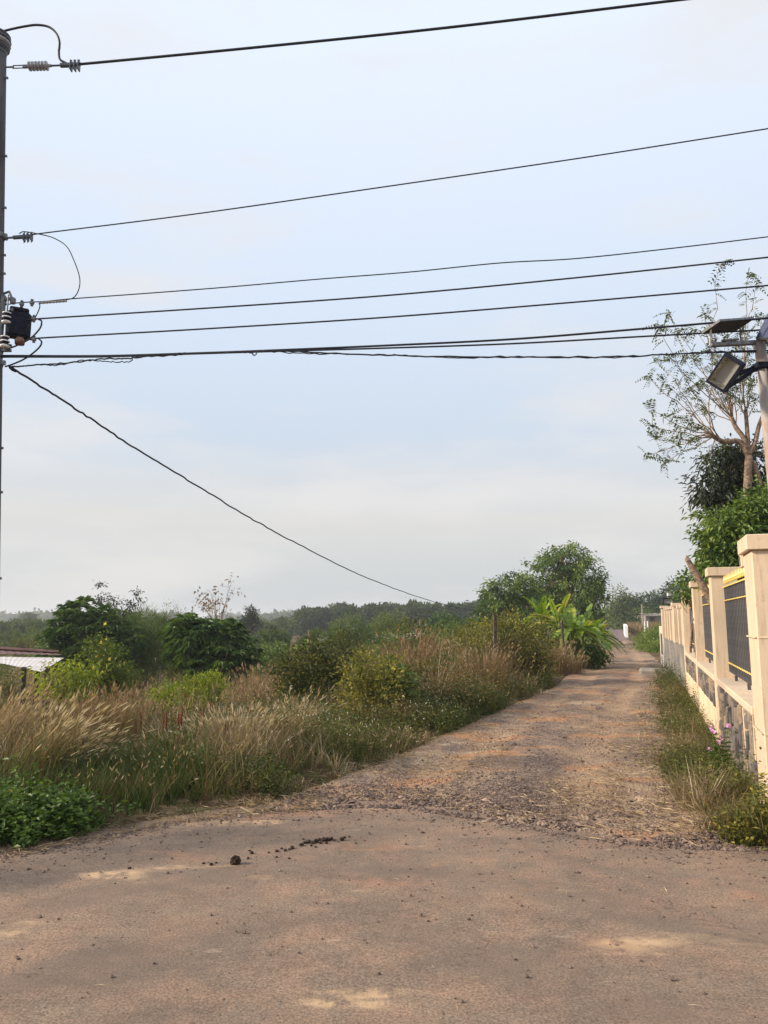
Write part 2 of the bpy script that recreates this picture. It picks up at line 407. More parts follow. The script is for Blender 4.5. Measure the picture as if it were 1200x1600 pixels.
# asphalt road
q = NT('asphalt'); q.set(.88, 0, .22)
ed = q.attr('edge'); co = q.co()
big = q.noise(.55, 5, .6, co); med = q.noise(3.2, 4, .6, co); fine = q.noise(75, 5, .75, co); agg = q.vor(80, co)
c = q.ramp(big, [(.30, (.158, .118, .090)), (.5, (.190, .140, .104)), (.7, (.230, .163, .114))])
c = q.mix(q.rng(med, .38, .66, 0, .35), c, (.29, .17, .115))
sxyz = q.n('ShaderNodeSeparateXYZ'); q.l(co, sxyz.inputs[0])
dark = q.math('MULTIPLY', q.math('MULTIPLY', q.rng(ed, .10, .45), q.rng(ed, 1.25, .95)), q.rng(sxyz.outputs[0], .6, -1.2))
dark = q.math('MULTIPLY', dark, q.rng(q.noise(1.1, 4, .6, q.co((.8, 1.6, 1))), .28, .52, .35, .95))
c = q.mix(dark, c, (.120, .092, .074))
grain = q.ramp(fine, [(.34, (.35, .34, .33)), (.5, (1, 1, 1)), (.66, (1.75, 1.72, 1.65))])
c = q.mix(.7, c, grain, 'MULTIPLY')
c = q.mix(q.math('MULTIPLY', q.rng(agg, .0, .22, .55, 0), q.rng(q.noise(14, 2, .5, co), .4, .6)), c, (.40, .32, .26)); c = q.mix(q.rng(q.vor(42, q.co()), .08, .22, .6, 0), c, (.085, .062, .052))
sand = q.noise(.75, 5, .55, q.co((.75, 2.6, 1), rot=(0, 0, .06)), .4)
sandm = q.math('MULTIPLY', q.rng(sand, .60, .70), q.rng(q.noise(9, 4, .65, co), .36, .58))
c = q.mix(q.math('MULTIPLY', sandm, .85), c, (.50, .345, .205))
pale = q.math('MULTIPLY', q.rng(q.noise(4.5, 4, .6, q.co((.6, 1.7, 1))), .65, .74), .4); c = q.mix(pale, c, (.44, .33, .24))
red = q.rng(q.noise(1.0, 4, .6, q.co((.9, 1.4, 1), rot=(0, 0, .4))), .56, .72, 0, .5); c = q.mix(red, c, (.33, .165, .095))
c = q.mix(.5, c, q.ramp(q.noise(11, 5, .7, co), [(.3, (.72, .72, .72)), (.5, (1, 1, 1)), (.7, (1.25, 1.24, 1.22))]), 'MULTIPLY'); c = q.mix(.65, c, q.ramp(q.noise(1.7, 6, .7, q.co((1, 1.7, 1), rot=(0, 0, .2))), [(.3, (.58, .60, .62)), (.5, (1, 1, 1)), (.7, (1.32, 1.27, 1.18))]), 'MULTIPLY')
trk = q.math('ADD', q.rng(q.math('ABSOLUTE', q.math('SUBTRACT', ed, 1.55)), .32, .12), q.rng(q.math('ABSOLUTE', q.math('SUBTRACT', ed, 2.75)), .36, .14))
c = q.mix(q.math('MULTIPLY', trk, q.rng(q.noise(1.4, 4, .6, q.co((.7, 1.5, 1))), .34, .62, 0, .55)), c, (.135, .103, .082))
ckw = q.n('ShaderNodeVectorMath', operation='ADD'); q.l(co, ckw.inputs[0]); ckn = q.n('ShaderNodeTexNoise'); ckn.inputs['Scale'].default_value = 3.0; ckn.inputs['Detail'].default_value = 4; q.l(co, ckn.inputs[0]); q.l(ckn.outputs[1], ckw.inputs[1])
crk = q.math('MULTIPLY', q.rng(q.vor(.85, ckw.outputs[0], 'DISTANCE_TO_EDGE'), .0, .008, 1, 0), q.rng(q.noise(.7, 3, .5, co), .50, .62, 0, .75))
c = q.mix(crk, c, (.06, .045, .036))
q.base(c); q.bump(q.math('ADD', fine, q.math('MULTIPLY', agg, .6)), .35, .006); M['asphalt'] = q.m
uu = np.linspace(-1, 1, 260); xr = .5 + 1.5 * np.sinh(uu * math.asinh(120 / 1.5)); vv = np.linspace(0, 1, 90) ** 2
X = np.repeat(xr[None], 90, 0); Y = ye(X) + .35 - vv[:, None] * 16.0
E = ye(X) - Y
# a shallow cross fall and faint unevenness, dying out at the edge
Z = (fbm(X * .5, Y * .5, 21) - .44) * .025 * sstep(.2, 2.0, E)
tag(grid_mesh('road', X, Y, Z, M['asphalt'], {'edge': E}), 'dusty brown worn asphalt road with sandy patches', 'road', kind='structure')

# gravel lane
q = NT('lane_dirt'); q.set(.93, 0, .15)
uu_ = q.attr('across'); far_ = q.attr('along'); co = q.co()
c = q.ramp(q.noise(.9, 5, .6, co), [(.3, (.225, .150, .100)), (.5, (.30, .208, .142)), (.68, (.40, .30, .205))])
grv = q.math('MULTIPLY', q.rng(q.noise(.75, 4, .6, q.co((1.3, .6, 1))), .43, .57), q.rng(q.math('ABSOLUTE', q.math('SUBTRACT', uu_, .5)), .46, .30))
peb = q.ramp(q.vor(34, co, out=1), [(0, (.075, .058, .050)), (.5, (.175, .130, .108)), (1, (.30, .225, .18))])
c = q.mix(q.math('MULTIPLY', grv, .9), c, peb); c = q.mix(q.rng(q.noise(2.4, 4, .6, q.co((1, .7, 1))), .48, .60, 0, .55), c, peb)
rut = q.math('ADD', q.rng(q.math('ABSOLUTE', q.math('SUBTRACT', uu_, .30)), .09, .03), q.rng(q.math('ABSOLUTE', q.math('SUBTRACT', uu_, .70)), .09, .03))
c = q.mix(q.math('MULTIPLY', rut, q.rng(q.noise(1.3, 3, .5, co), .3, .6, .2, .65)), c, (.40, .275, .18))
org = q.rng(q.noise(1.15, 4, .55, q.co((.8, 1.3, 1), rot=(0, 0, .5))), .52, .66, 0, .8); c = q.mix(org, c, (.44, .225, .115))
strw = q.math('MULTIPLY', q.rng(q.noise(2.1, 4, .6, q.co((1, 1.6, 1))), .50, .66), q.rng(q.math('ABSOLUTE', q.math('SUBTRACT', uu_, .52)), .10, .42, .25, .9))
fib = q.noise(26, 3, .6, q.co((1, 3, 1), rot=(0, 0, .7)), 1.5)
c = q.mix(q.math('MULTIPLY', strw, q.rng(fib, .40, .60)), c, (.56, .44, .29))
fine = q.noise(70, 3, .65, co)
c = q.mix(.95, c, q.ramp(fine, [(.34, (.36, .35, .34)), (.5, (1, 1, 1)), (.66, (1.7, 1.67, 1.6))]), 'MULTIPLY')
tar = q.math('MULTIPLY', q.rng(far_, 50, 56), .85); c = q.mix(tar, c, (.17, .13, .135))
q.base(c); q.bump(q.math('ADD', q.math('MULTIPLY', q.vor(34, co), .8), fine), .8, .02); M['lane'] = q.m
yl = np.concatenate([np.arange(5.0, 9, .06), np.arange(9, 20, .16), np.arange(20, 60, .5), np.arange(60, 190, 2.0)])
un = np.linspace(0, 1, 100)
xl_, xr_ = lane_l(yl) - .45, lane_r(yl) + .45
X = xl_[:, None] + (xr_ - xl_)[:, None] * un[None]; Y = np.repeat(yl[:, None], 100, 1)
edge = np.minimum(X - xl_[:, None], xr_[:, None] - X)
rd = Y - ye(X) + (fbm(X * 5, Y * 5, 5) - .44) * .5
Zl = -.03 + .058 * sstep(-.15, .3, rd) + (fbm(X * 3.2, Y * 3.2, 11) - .44) * .05 * sstep(0, .5, rd) - .08 * sstep(.5, 0, edge)
wob = .03 * np.sin(yl * .9)[:, None]; Zl += (-.034 * np.exp(-((un[None] - .30 + wob) / .075) ** 2) - .034 * np.exp(-((un[None] - .70 + wob) / .075) ** 2)) * sstep(.2, 1.2, rd)
_lane_zs = (yl, Zl)
tag(grid_mesh('lane', X, Y, Zl, M['lane'], {'across': np.repeat(un[None], len(yl), 0), 'along': Y}), 'reddish gravel and dirt lane leading away beside the wall', 'lane', kind='structure')
def zlane(x, y):
    x = np.asarray(x, float); y = np.asarray(y, float)
    rd = y - ye(x) + (fbm(x * 5, y * 5, 5) - .44) * .5
    return -.03 + .058 * sstep(-.15, .3, rd) + (fbm(x * 3.2, y * 3.2, 11) - .44) * .05 * sstep(0, .5, rd)
def zsurf(x, y):
    s = track_dist(x, y)
    return np.maximum(np.where(np.asarray(y) < ye(x), 0.0, np.where(s < .03, zlane(x, y), zt(x, y))), -3)

# loose stones: squashed irregular octahedra
OV = np.array([(1, 0, 0), (-1, 0, 0), (0, 1, 0), (0, -1, 0), (0, 0, 1), (0, 0, -1)], float)
OT = np.array([(0, 2, 4), (2, 1, 4), (1, 3, 4), (3, 0, 4), (2, 0, 5), (1, 2, 5), (3, 1, 5), (0, 3, 5)])
def stones(g, rng, P, r, tint, flat=.6):
    N = len(P); s_ = r[:, None, None] * rng.uniform(.6, 1.35, (N, 6, 1)) * OV[None]
    s_ = s_ + rng.normal(0, .18, (N, 6, 3)) * r[:, None, None]
    a = rng.uniform(0, 6.28, N); ca, sa = np.cos(a)[:, None], np.sin(a)[:, None]
    x = s_[..., 0] * ca - s_[..., 1] * sa; y = s_[..., 0] * sa + s_[..., 1] * ca
    v = np.stack([x, y, s_[..., 2] * flat], 2) + P[:, None]
    t = (np.arange(N)[:, None, None] * 6 + OT[None]).reshape(-1, 3)
    g.add(v.reshape(-1, 3), t, 0, np.repeat(tint, 8))
rng = np.random.default_rng(4)
N = 210000
y = 5.3 + rng.exponential(3.6, N); x = rng.uniform(-2.4, 7, N)
ok = (y < 19) & (x > lane_l(y) - .25) & (x < lane_r(y) + .2) & (y > ye(x) - .12)
x, y = x[ok], y[ok]; rd = y - ye(x)
ua = (x - lane_l(y)) / (lane_r(y) - lane_l(y))
dens = .10 + .95 * np.exp(-(np.maximum(rd - .05, 0) / np.where(x > .7, .85, .5)) ** 2) * (fbm(x * 1.3, y * 1.3, 31) > .34) + .26 * (fbm(x * 1.4, y * .8, 33) > .44) * (ua > .1) * (ua < .85)
ok = rng.random(len(x)) < dens; x, y, rd = x[ok][:46000], y[ok][:46000], rd[ok][:46000]
r = np.clip(rng.lognormal(-4.85, .5, len(x)) * (.75 + .45 * np.exp(-(rd / .5) ** 2)), .004, .034)
g = Geo(); stones(g, rng, np.stack([x, y, zsurf(x, y) + r * .25], 1), r, rng.beta(1.6, 2.2, len(x)))
N = 2600; x = rng.uniform(-4.2, -.6, N); y = ye(x) + np.clip(rng.normal(.06, .09, N), -.15, .4); r = np.clip(rng.lognormal(-5.1, .5, N), .003, .02); stones(g, rng, np.stack([x, y, zsurf(x, y) + r * .3], 1), r, rng.beta(1.6, 2.2, N))
tag(g.build('lane_gravel', M['gravel']), 'loose dark gravel stones strewn over the lane mouth', 'gravel', kind='stuff')
N = 900; x = rng.uniform(-3.4, 3.6, N); y = 2.6 + rng.beta(1.6, 1.3, N) * 4.0; ok = y < ye(x) - .02; x, y = x[ok], y[ok]
r = np.clip(rng.lognormal(-5.3, .42, len(x)), .0025, .014)
g = Geo(); stones(g, rng, np.stack([x, y, .002 + (fbm(x * .5, y * .5, 21) - .44) * .025 * sstep(.2, 2.0, ye(x) - y) + r * .3], 1), r, rng.beta(1.3, 2.4, len(x)))
N = 3800; x = rng.uniform(-3.5, 3.6, N); y = ye(x) - rng.exponential(.22, N); r = np.clip(rng.lognormal(-5.2, .5, N), .003, .018); stones(g, rng, np.stack([x, y, r * .3], 1), r, rng.beta(1.5, 2.3, N))
tag(g.build('road_grit', M['gravel']), 'scattered grit and small pebbles lying on the asphalt', 'grit', kind='stuff')
def straw(g, rng, x, y, L, tint, wd=.004):
    N = len(x); a = rng.uniform(0, 6.28, N); d = np.stack([np.cos(a), np.sin(a), rng.normal(.04, .12, N)], 1)
    C = np.stack([x, y, zsurf(x, y) + .008 + rng.random(N) * .015], 1)
    g.leaves(rng, C, d, L, wd, .25, .03, 0, tint, mid=.5)
N = 60000; y = 5.5 + rng.exponential(4.2, N); x = rng.uniform(-2.6, 8, N)
ok = (y < 26) & (x > lane_l(y) - .5) & (x < lane_r(y) + .5) & (y > ye(x) - .1); x, y = x[ok], y[ok]
ua = (x - lane_l(y)) / (lane_r(y) - lane_l(y))
d = .04 + .55 * (fbm(x * 1.6, y * 1.6, 41) > .47) * (np.abs(ua - .52) > .12) + .5 * (np.abs(ua - .5) > .47) + .25 * (np.abs(y - ye(x) - .25) < .2)
ok = rng.random(len(x)) < d; x, y = x[ok][:12000], y[ok][:12000]
g = Geo(); straw(g, rng, x, y, rng.uniform(.04, .17, len(x)) * (1 + .03 * y), rng.beta(2.5, 1.6, len(x)), rng.uniform(.003, .008, len(x)))
N = 2600; x = rng.uniform(-4.2, -.6, N); y = ye(x) + np.clip(rng.normal(.10, .13, N), -.12, .5); straw(g, rng, x, y, rng.uniform(.03, .13, N), rng.beta(2.2, 1.8, N), rng.uniform(.003, .007, N))
tag(g.build('straw_litter', M['straw']), 'dry straw litter scattered along the dirt lane', 'straw', kind='stuff')
N = 70; x = rng.uniform(-3, 3, N); y = rng.uniform(2.9, 5.5, N)
g = Geo(); straw(g, rng, x, y, rng.uniform(.02, .07, N), rng.uniform(.5, 1, N), .004)
tag(g.build('road_straw', M['straw']), 'few stray bits of straw lying on the asphalt', 'straw', kind='stuff')

# soil clods and crumbs
def clod_mesh(name, r, seed, sub=14):
    rg = np.random.default_rng(seed); g = Geo(); n, m = sub, 9
    P = []
    for i in range(m + 1):
        th = math.pi * i / m
        for j in range(n):
            ph = 2 * math.pi * j / n
            d = np.array((math.sin(th) * math.cos(ph), math.sin(th) * math.sin(ph), math.cos(th)))
            k = r * (.75 + .6 * float(vnoise(d[0] * 2.6 + seed, d[1] * 2.6 + d[2] * 1.9, seed)) + .12 * rg.normal())
            P.append(d * k)
    t = []
    for i in range(m):
        for j in range(n):
            a = i * n + j; b = i * n + (j + 1) % n; t += [(a, a + n, b), (b, a + n, b + n)]
    g.add(P, t); return g.mesh(name, M['soil'])
def ground_px(px, py, z=0.0):
    a, b = ray(px, py); D = (z - EYE) / b; return np.array((a * D, D, z))
p = ground_px(367, 1350)
o = inst('soil_clod', clod_mesh('soil_clod', .033, 3), None, (p[0], p[1], .02), None, (1.1, .8, .85)); tag(o, 'largest black soil clod standing at the end of the crumb trail', 'clod')
me = [clod_mesh('soil_crumb', .015, 20 + k, 8) for k in range(4)]
rng = np.random.default_rng(12)
TR = [(318, 1350, .7), (330, 1352, .9), (338, 1349, .6), (393, 1334, 1.0), (390, 1330, .6), (420, 1333, .6), (433, 1331, .9), (440, 1327, .7), (446, 1330, .9), (452, 1328, .7), (457, 1326, 1.1), (471, 1322, 1.2),
      (476, 1318, 1.0), (482, 1317, 1.3), (488, 1318, 1.1), (494, 1316, 1.4), (499, 1313, 1.0), (506, 1314, 1.5), (512, 1313, 1.3), (518, 1312, 1.1), (522, 1314, .8), (534, 1313, 1.3), (538, 1309, .7), (546, 1308, .6),
      (452, 1342, .6), (432, 1340, .6), (493, 1324, .6), (474, 1312, .6), (236, 1343, .6), (202, 1358, .8), (500, 1318, .9), (510, 1318, .8), (486, 1322, .7)]
for k, (px, py, s_) in enumerate(TR):
    p = ground_px(px, py)
    o = inst('soil_crumb', me[k % 4], None, (p[0], p[1], .008 * s_), (0, 0, k * 1.7), (s_, s_ * .9, s_ * .55))
    tag(o, 'small black soil crumb in the trail across the asphalt', 'clod', 'black soil crumbs spilled on the road')
rm = Geo(); stones(rm, np.random.default_rng(2), np.zeros((1, 3)), np.array([.02]), np.array([.35])); rm = rm.mesh('pebble', M['gravel'])
for k, (px, py, s_) in enumerate([(1052, 1531, 1.0), (823, 1527, .7), (658, 1431, .7), (634, 1447, .45), (768, 1366, .55), (910, 1408, .6), (63, 1434, .8), (91, 1437, .6), (330, 1431, .6), (382, 1458, .8), (369, 1457, .5), (642, 1400, .6), (891, 1401, .7)]):
    p = ground_px(px, py); tag(inst('pebble', rm, None, (p[0], p[1], .006), (0, 0, k * 2.1), s_), 'dark pebble lying alone on the open asphalt', 'pebble', 'larger pebbles on the asphalt')

# ------------------------------------------------------------------ boundary wall
q = NT('cream_plaster'); q.set(.75, 0, .25)
c = q.ramp(q.noise(2.2, 5), [(.3, (.57, .44, .305)), (.55, (.63, .49, .345)), (.75, (.67, .53, .38))])
drip = q.noise(6, 4, .6, q.co((4, 4, .35))); c = q.mix(q.rng(drip, .50, .66, 0, .6), c, (.42, .32, .225)); c = q.mix(q.rng(q.noise(14, 5, .7), .56, .70, 0, .4), c, (.36, .27, .19))
zz_ = q.n('ShaderNodeSeparateXYZ'); q.l(q.co(), zz_.inputs[0]); c = q.mix(q.math('MULTIPLY', q.rng(zz_.outputs[2], .75, .05), q.rng(q.noise(4, 4, .6), .35, .6, .15, .75)), c, (.36, .215, .13))
q.base(c); q.bump(q.noise(60, 4), .15, .004); M['plaster'] = q.m
q = NT('pale_plinth'); q.set(.85, 0, .2)
c = q.ramp(q.noise(1.6, 5), [(.3, (.58, .45, .29)), (.6, (.72, .56, .37))])
c = q.mix(q.rng(q.noise(3, 5, .65, q.co((3, 3, .5))), .52, .66, 0, .8), c, (.24, .20, .165)); q.base(c); q.bump(q.noise(30, 4), .3, .006); M['plinth'] = q.m
q = NT('bare_cement'); q.set(.9, 0, .2)
c = q.ramp(q.noise(1.3, 5, .6), [(.3, (.115, .115, .11)), (.5, (.17, .165, .155)), (.7, (.30, .265, .21))])
c = q.mix(q.rng(q.noise(2.4, 4, .6, q.co((4, 4, .4))), .56, .68, 0, .85), c, (.52, .40, .255)); q.base(c); q.bump(q.noise(25, 4), .3, .008); M['cement'] = q.m
q = NT('lichen_concrete'); q.set(.85, 0, .2)
c = q.ramp(q.noise(5, 5, .6), [(.3, (.19, .17, .145)), (.7, (.31, .27, .22))]); q.base(c); q.bump(q.noise(40, 4), .3, .006); M['concrete'] = q.m

M['joint'] = plain('dark_mortar', (.075, .065, .055), .95, var=.3, sc=30)
TH = math.radians(19.2); WD = np.array((math.sin(TH), math.cos(TH))); WN = np.array((math.cos(TH), -math.sin(TH)))
WA = .83
def wpt(t, off=0.0): p = WN * (WA + off) + WD * t; return p
W0 = wpt(6.4)
wall = thing('boundary_wall', 'cream plastered boundary wall with stone panels and gold tipped railings', 'wall', (W0[0], W0[1], 0), -TH)
# local frame: +y along the wall from its gate pillar, -x faces the lane
def pillar(y0, y1, x0, x1, z1, cap=True, name='pillar', caph=.11, over=.035):
    g = Geo(); g.box(((x0 + x1) / 2, (y0 + y1) / 2, z1 / 2 - .2), (x1 - x0, y1 - y0, z1 + .4), bev=.008)
    o = g.build(name, M['plaster'], wall)
    if cap:
        g = Geo(); g.box(((x0 + x1) / 2, (y0 + y1) / 2, z1 + caph / 2), (x1 - x0 + over * 2, y1 - y0 + over * 2, caph), bev=.006)
        g.build('pillar_cap', M['plaster'], o)
    return o
CAPZ = 2.18
gp_ = pillar(-.05, .45, -.02, .50, 2.17, name='gate_pillar', caph=.12)
g = Geo()                                       # fine groove lines on the gate pillar's faces
for z in (.78, 1.5): g.box((-.0325, .21, z), (.005, .50, .012)); g.box((.235, -.0525, z), (.50, .005, .012))
g.build('pillar_band', M['plinth'], gp_)
pillar(.475, .70, .02, .34, 2.08)
g = Geo(); g.box((.0, .59, 2.13), (.06, .10, .11), bev=.006); g.box((-.031, .59, 2.13), (.006, .07, .08), mat=1); g.build('wall_lamp', [M['plaster'], M['steel']], wall)
PY = [.70, 4.0, 7.8, 11.85]                     # pillars' near faces; bays between them
PW = .30
for y0 in PY[1:]: pillar(y0, y0 + PW, -.0, .32, CAPZ)
rng = np.random.default_rng(77)
bar = Geo(); bar.box((0, 0, .50), (.022, .020, 1.06), bev=.004); bar = bar.mesh('bar', M['iron'])
fin = Geo(); fin.lathe([(0, .012), (.012, .020), (.022, .010), (.04, .016), (.11, .002)], (0, 0, 0), (0, 0, 1), 6); fin = fin.mesh('finial', M['gold'])
bead = Geo(); bead.box((0, 0, 0), (.032, .05, .015), bev=.005); bead = bead.mesh('rail_bead', M['gold'])
SZ0, SZ1, SILL = .47, .83, .90
def stone_panel(parent, y0, y1, z0, z1, mats):
    # irregular upright rubble pieces, each a mesh of its own
    y = y0 + .01; n = 0
    while y < y1 - .04:
        wd = min(rng.uniform(.07, .19), y1 - .01 - y)
        z = z0 + .008
        while z < z1 - .03:
            h = min(rng.uniform(.09, .26), z1 - .008 - z)
            if z1 - z - h < .05: h = z1 - .008 - z
            b = .006
            c_ = np.array([(y + b, z + b), (y + wd - b, z + b), (y + wd - b, z + h - b), (y + b, z + h - b)])
            c_ = c_ + rng.uniform(-.016, .016, (4, 2))
            m_ = (c_ + np.roll(c_, -1, 0)) / 2 + rng.normal(0, .009, (4, 2))
            P = np.empty((8, 2)); P[0::2] = c_; P[1::2] = m_
            P[:, 0] = np.clip(P[:, 0], y0 + .002, y1 - .002); P[:, 1] = np.clip(P[:, 1], z0 + .002, z1 - .002)
            ctr = P.mean(0); d1 = rng.uniform(.008, .045)
            F = ctr + (P - ctr) * rng.uniform(.72, .88)
            v = [(.0 + .05, *k) for k in P] + [(.0 + .034 - d1 * .5, *k) for k in (ctr + (P - ctr) * .96)] + [(.034 - d1 - rng.uniform(0, .012), *k) for k in F] + [(.030 - d1 - .008, *ctr)]
            t = []
            for ring in range(2):
                for k in range(8):
                    a = ring * 8 + k; b2 = ring * 8 + (k + 1) % 8; t += [(a, a + 8, b2), (b2, a + 8, b2 + 8)]
            t += [(16 + k, 24, 16 + (k + 1) % 8) for k in range(8)]
            g = Geo(); g.add(v, t); g.build('stone', M['stone'], parent); n += 1
            z += h
        y += wd
for b in range(3):
    y0 = PY[b] + (0 if b == 0 else PW) + .003; y1 = PY[b + 1] - .003
    zb = SZ0 if b else .02
    g = Geo()
    g.box((.15, (y0 + y1) / 2, .40 - .2), (.20, y1 - y0, .80 + .4), mat=1)                    # core behind the stones
    if b: g.box((.025, (y0 + y1) / 2, SZ0 / 2 - .2), (.05, y1 - y0, SZ0 + .4 - .002), bev=.01)
    g.box((.025, y0 + .03, (SZ0 + SZ1) / 2), (.046, .058, SZ1 - SZ0 + .02)); g.box((.025, y1 - .03, (SZ0 + SZ1) / 2), (.046, .058, SZ1 - SZ0 + .02))
    if b == 0: g.box((.022, 1.40, .42), (.042, .055, .80), rot=np.array([(1, 0, 0), (0, .995, .06), (0, -.06, .995)]))
    lw = g.build('low_wall', [M['plinth'], M['joint']], wall)
    stone_panel(lw, y0 + .06, y1 - .06, zb, SZ1, None)
    g = Geo(); g.box((.135, (y0 + y1) / 2, SILL - .035), (.29, y1 - y0, .07), bev=.008); g.build('sill', M['plaster'], wall)
    fp = bpy.data.objects.new('railing_panel', None); COL.objects.link(fp); fp.parent = wall; fp.location = (.155, 0, 0)
    g = Geo(); L = y1 - y0 - .02; yc = (y0 + y1) / 2
    for z in (.99, 1.09, 1.86, 2.02): g.box((.020, yc, z), (.014, L, .022))
    for yy in (y0 + .5, yc, y1 - .5): g.box((.022, yy, .925), (.03, .04, .08))
    g.build('rail', M['iron'], fp)
    g = Geo(); g.box((-.018, yc, 2.03), (.012, L, .016)); g.build('gold_rail', M['gold'], fp)
    nb = int(L / .14)
    for k in range(nb):
        yy = y0 + .01 + L * (k + .5) / nb
        inst('bar', bar, fp, (0, yy, 1.01)); inst('finial', fin, fp, (0, yy, 2.07))
        inst('rail_bead', bead, fp, (-.004, yy, 1.862)); inst('rail_bead', bead, fp, (-.004, yy, 1.092))
g = Geo(); g.tube([(-.006, 7.82, 1.55), (-.012, 7.83, 1.2), (-.006, 7.84, .95)], .009, 5); g.box((-.01, 7.83, 1.62), (.03, .04, .06), bev=.005); g.build('conduit', M['concrete'], wall)

# second stretch of the wall: lower, slightly bent, with bare cement below
P4 = wpt(6.4 + PY[3] + PW); E2 = np.array((9.05, 24.3)); d2 = E2 - P4; L2 = float(np.linalg.norm(d2)); a2 = math.atan2(d2[0], d2[1])
wall2 = thing('low_boundary_wall', 'lower cream wall stretch with slim pillars over bare grey cement', 'wall', (P4[0], P4[1], 0), -a2)
g = Geo(); g.box((.13, L2 / 2, .36), (.22, L2, .76 + .4), bev=.008); g.build('low_wall', M['cement'], wall2)
g = Geo(); g.box((.13, L2 / 2, .972), (.23, L2 - .01, .06), bev=.01); g.build('sill', M['cement'], wall2)
n2 = 8
for k in range(n2):
    yy = .35 + (L2 - .5) * k / (n2 - 1)
    big = k in (2, n2 - 1)
    g = Geo(); hh = 1.93 if big else 1.86
    g.box((.12, yy, hh / 2 + .50), (.30 if big else .22, .26 if big else .16, hh - 1.0), bev=.008); pl = g.build('pillar', M['plaster'], wall2)
    g = Geo(); g.box((.12, yy, hh + .055), (.36 if big else .26, .34 if big else .20, .08), bev=.006); g.build('pillar_cap', M['plaster'], pl)
for k in range(n2 - 1):
    ya = .35 + (L2 - .5) * k / (n2 - 1) + .1; yb = .35 + (L2 - .5) * (k + 1) / (n2 - 1) - .1
    g = Geo(); m_ = int((yb - ya) / .1)
    for j in range(m_): g.box((.12, ya + (yb - ya) * (j + .5) / m_, 1.40), (.025, .05, .80))
    for z in (1.06, 1.72): g.box((.142, (ya + yb) / 2, z), (.015, yb - ya, .03))
    g.build('railing_panel', M['iron'], wall2)
E3 = E2 + np.array((.22, .35))
M['paleblock'] = plain('pale_block', (.52, .47, .40), .85, var=.2, sc=5)
g = Geo(); g.box((0, 1.2, .6), (.12, 2.4, 1.5), bev=.01); g.box((-.062, 1.3, .75), (.01, .9, .7), mat=1)
o = g.build('block_wall', [M['paleblock'], M['iron']]); o.location = (E3[0], E3[1], 0); o.rotation_euler = (0, 0, -math.radians(17)); tag(o, 'pale grey end wall beyond the cream wall', 'wall')
# concrete culvert slab by the wall foot
p = gx(1036, 22.3); g = Geo(); g.box((0, 0, .04), (1.0, .9, .22), rotz(-.3), bev=.05); o = g.build('concrete_slab', M['concrete'], loc=(p[0] - .25, p[1], 0)); tag(o, 'rough concrete slab at the foot of the far wall', 'slab')

# ------------------------------------------------------------------ utility pole and its fittings
PD = 8.0
ptop = at(-4, 84, PD); pb = at(-25, 965, PD); k = (-.6 - pb[2]) / (ptop[2] - pb[2]); pbot = pb + (ptop - pb) * k
pole = thing('utility_pole', 'tall dark concrete utility pole carrying all the wires', 'pole', pbot)
def L_(p): return np.asarray(p) - pbot
g = Geo(); g.tube([L_(pbot + (ptop - pbot) * s_) for s_ in np.linspace(0, 1, 8)], np.linspace(.165, .098, 8), 16); q = NT('pole_concrete'); q.set(.9, 0, .15)
c = q.ramp(q.noise(7, 5, .6, q.co((1, 1, .3))), [(.3, (.060, .058, .062)), (.7, (.125, .118, .118))]); q.base(c); q.bump(q.noise(30, 4), .4, .006); M['pole'] = q.m
g.build('pole_shaft', M['pole'], pole, smooth=True)
ax = (ptop - pbot) / np.linalg.norm(ptop - pbot)
def pole_at(py):                                  # centre and radius of the pole at picture row py
    best = min(np.linspace(0, 1, 400), key=lambda s_: abs(1e3 - 0) if False else abs((lambda p: 800 - FPX * ((p[2] - EYE) * CP - p[1] * SP) / (p[1] * CP + (p[2] - EYE) * SP))(pbot + (ptop - pbot) * s_) - py))
    return pbot + (ptop - pbot) * best, .165 + (.098 - .165) * best
g = Geo(); o0 = L_(ptop)
g.lathe([(-.01, .10), (.02, .105), (.05, .10), (.06, .07), (.07, .135), (.10, .12), (.115, .09)], o0, ax, 18, 0)
g.lathe([(.115, .09), (.125, .145), (.155, .14), (.165, .11)], o0, ax, 18, 1); g.lathe([(.165, .11), (.175, .15), (.205, .14), (.22, .10), (.235, .145), (.26, .12), (.285, .06)], o0, ax, 18, 0)
g.build('pin_insulator', [M['porcelain_dark'], M['porcelain']], pole, smooth=True)
for py in (124, 245, 325, 400, 428, 700, 770, 905):
    c_, r_ = pole_at(py); g = Geo(); e = c_ + np.array((r_ + .03, -.02, 0)); g.tube([L_(c_ + np.array((r_ * .8, 0, 0))), L_(e)], .008, 6); g.lathe([(0, .016), (.012, .016)], L_(e), (1, 0, 0), 6); g.build('step_bolt', M['steel'], pole)
for py in (368, 472, 500, 545, 566):
    c_, r_ = pole_at(py); g = Geo(); g.lathe([(-.03, r_ + .008), (.03, r_ + .008)], L_(c_), ax, 16); g.box(L_(c_ + np.array((r_ + .02, 0, 0))), (.05, .03, .05)); g.build('clamp_band', M['steel'], pole)
def pplane(px, py):                               # a point in the vertical plane of the overhead line
    a, b = ray(px, py); D = (PD - .075 * 4.2) / (1 + .075 * a); return np.array((a * D, D, EYE + b * D))
def spool_string(name, label, cat, pxs, n_disc, discr, py, ext):
    pass
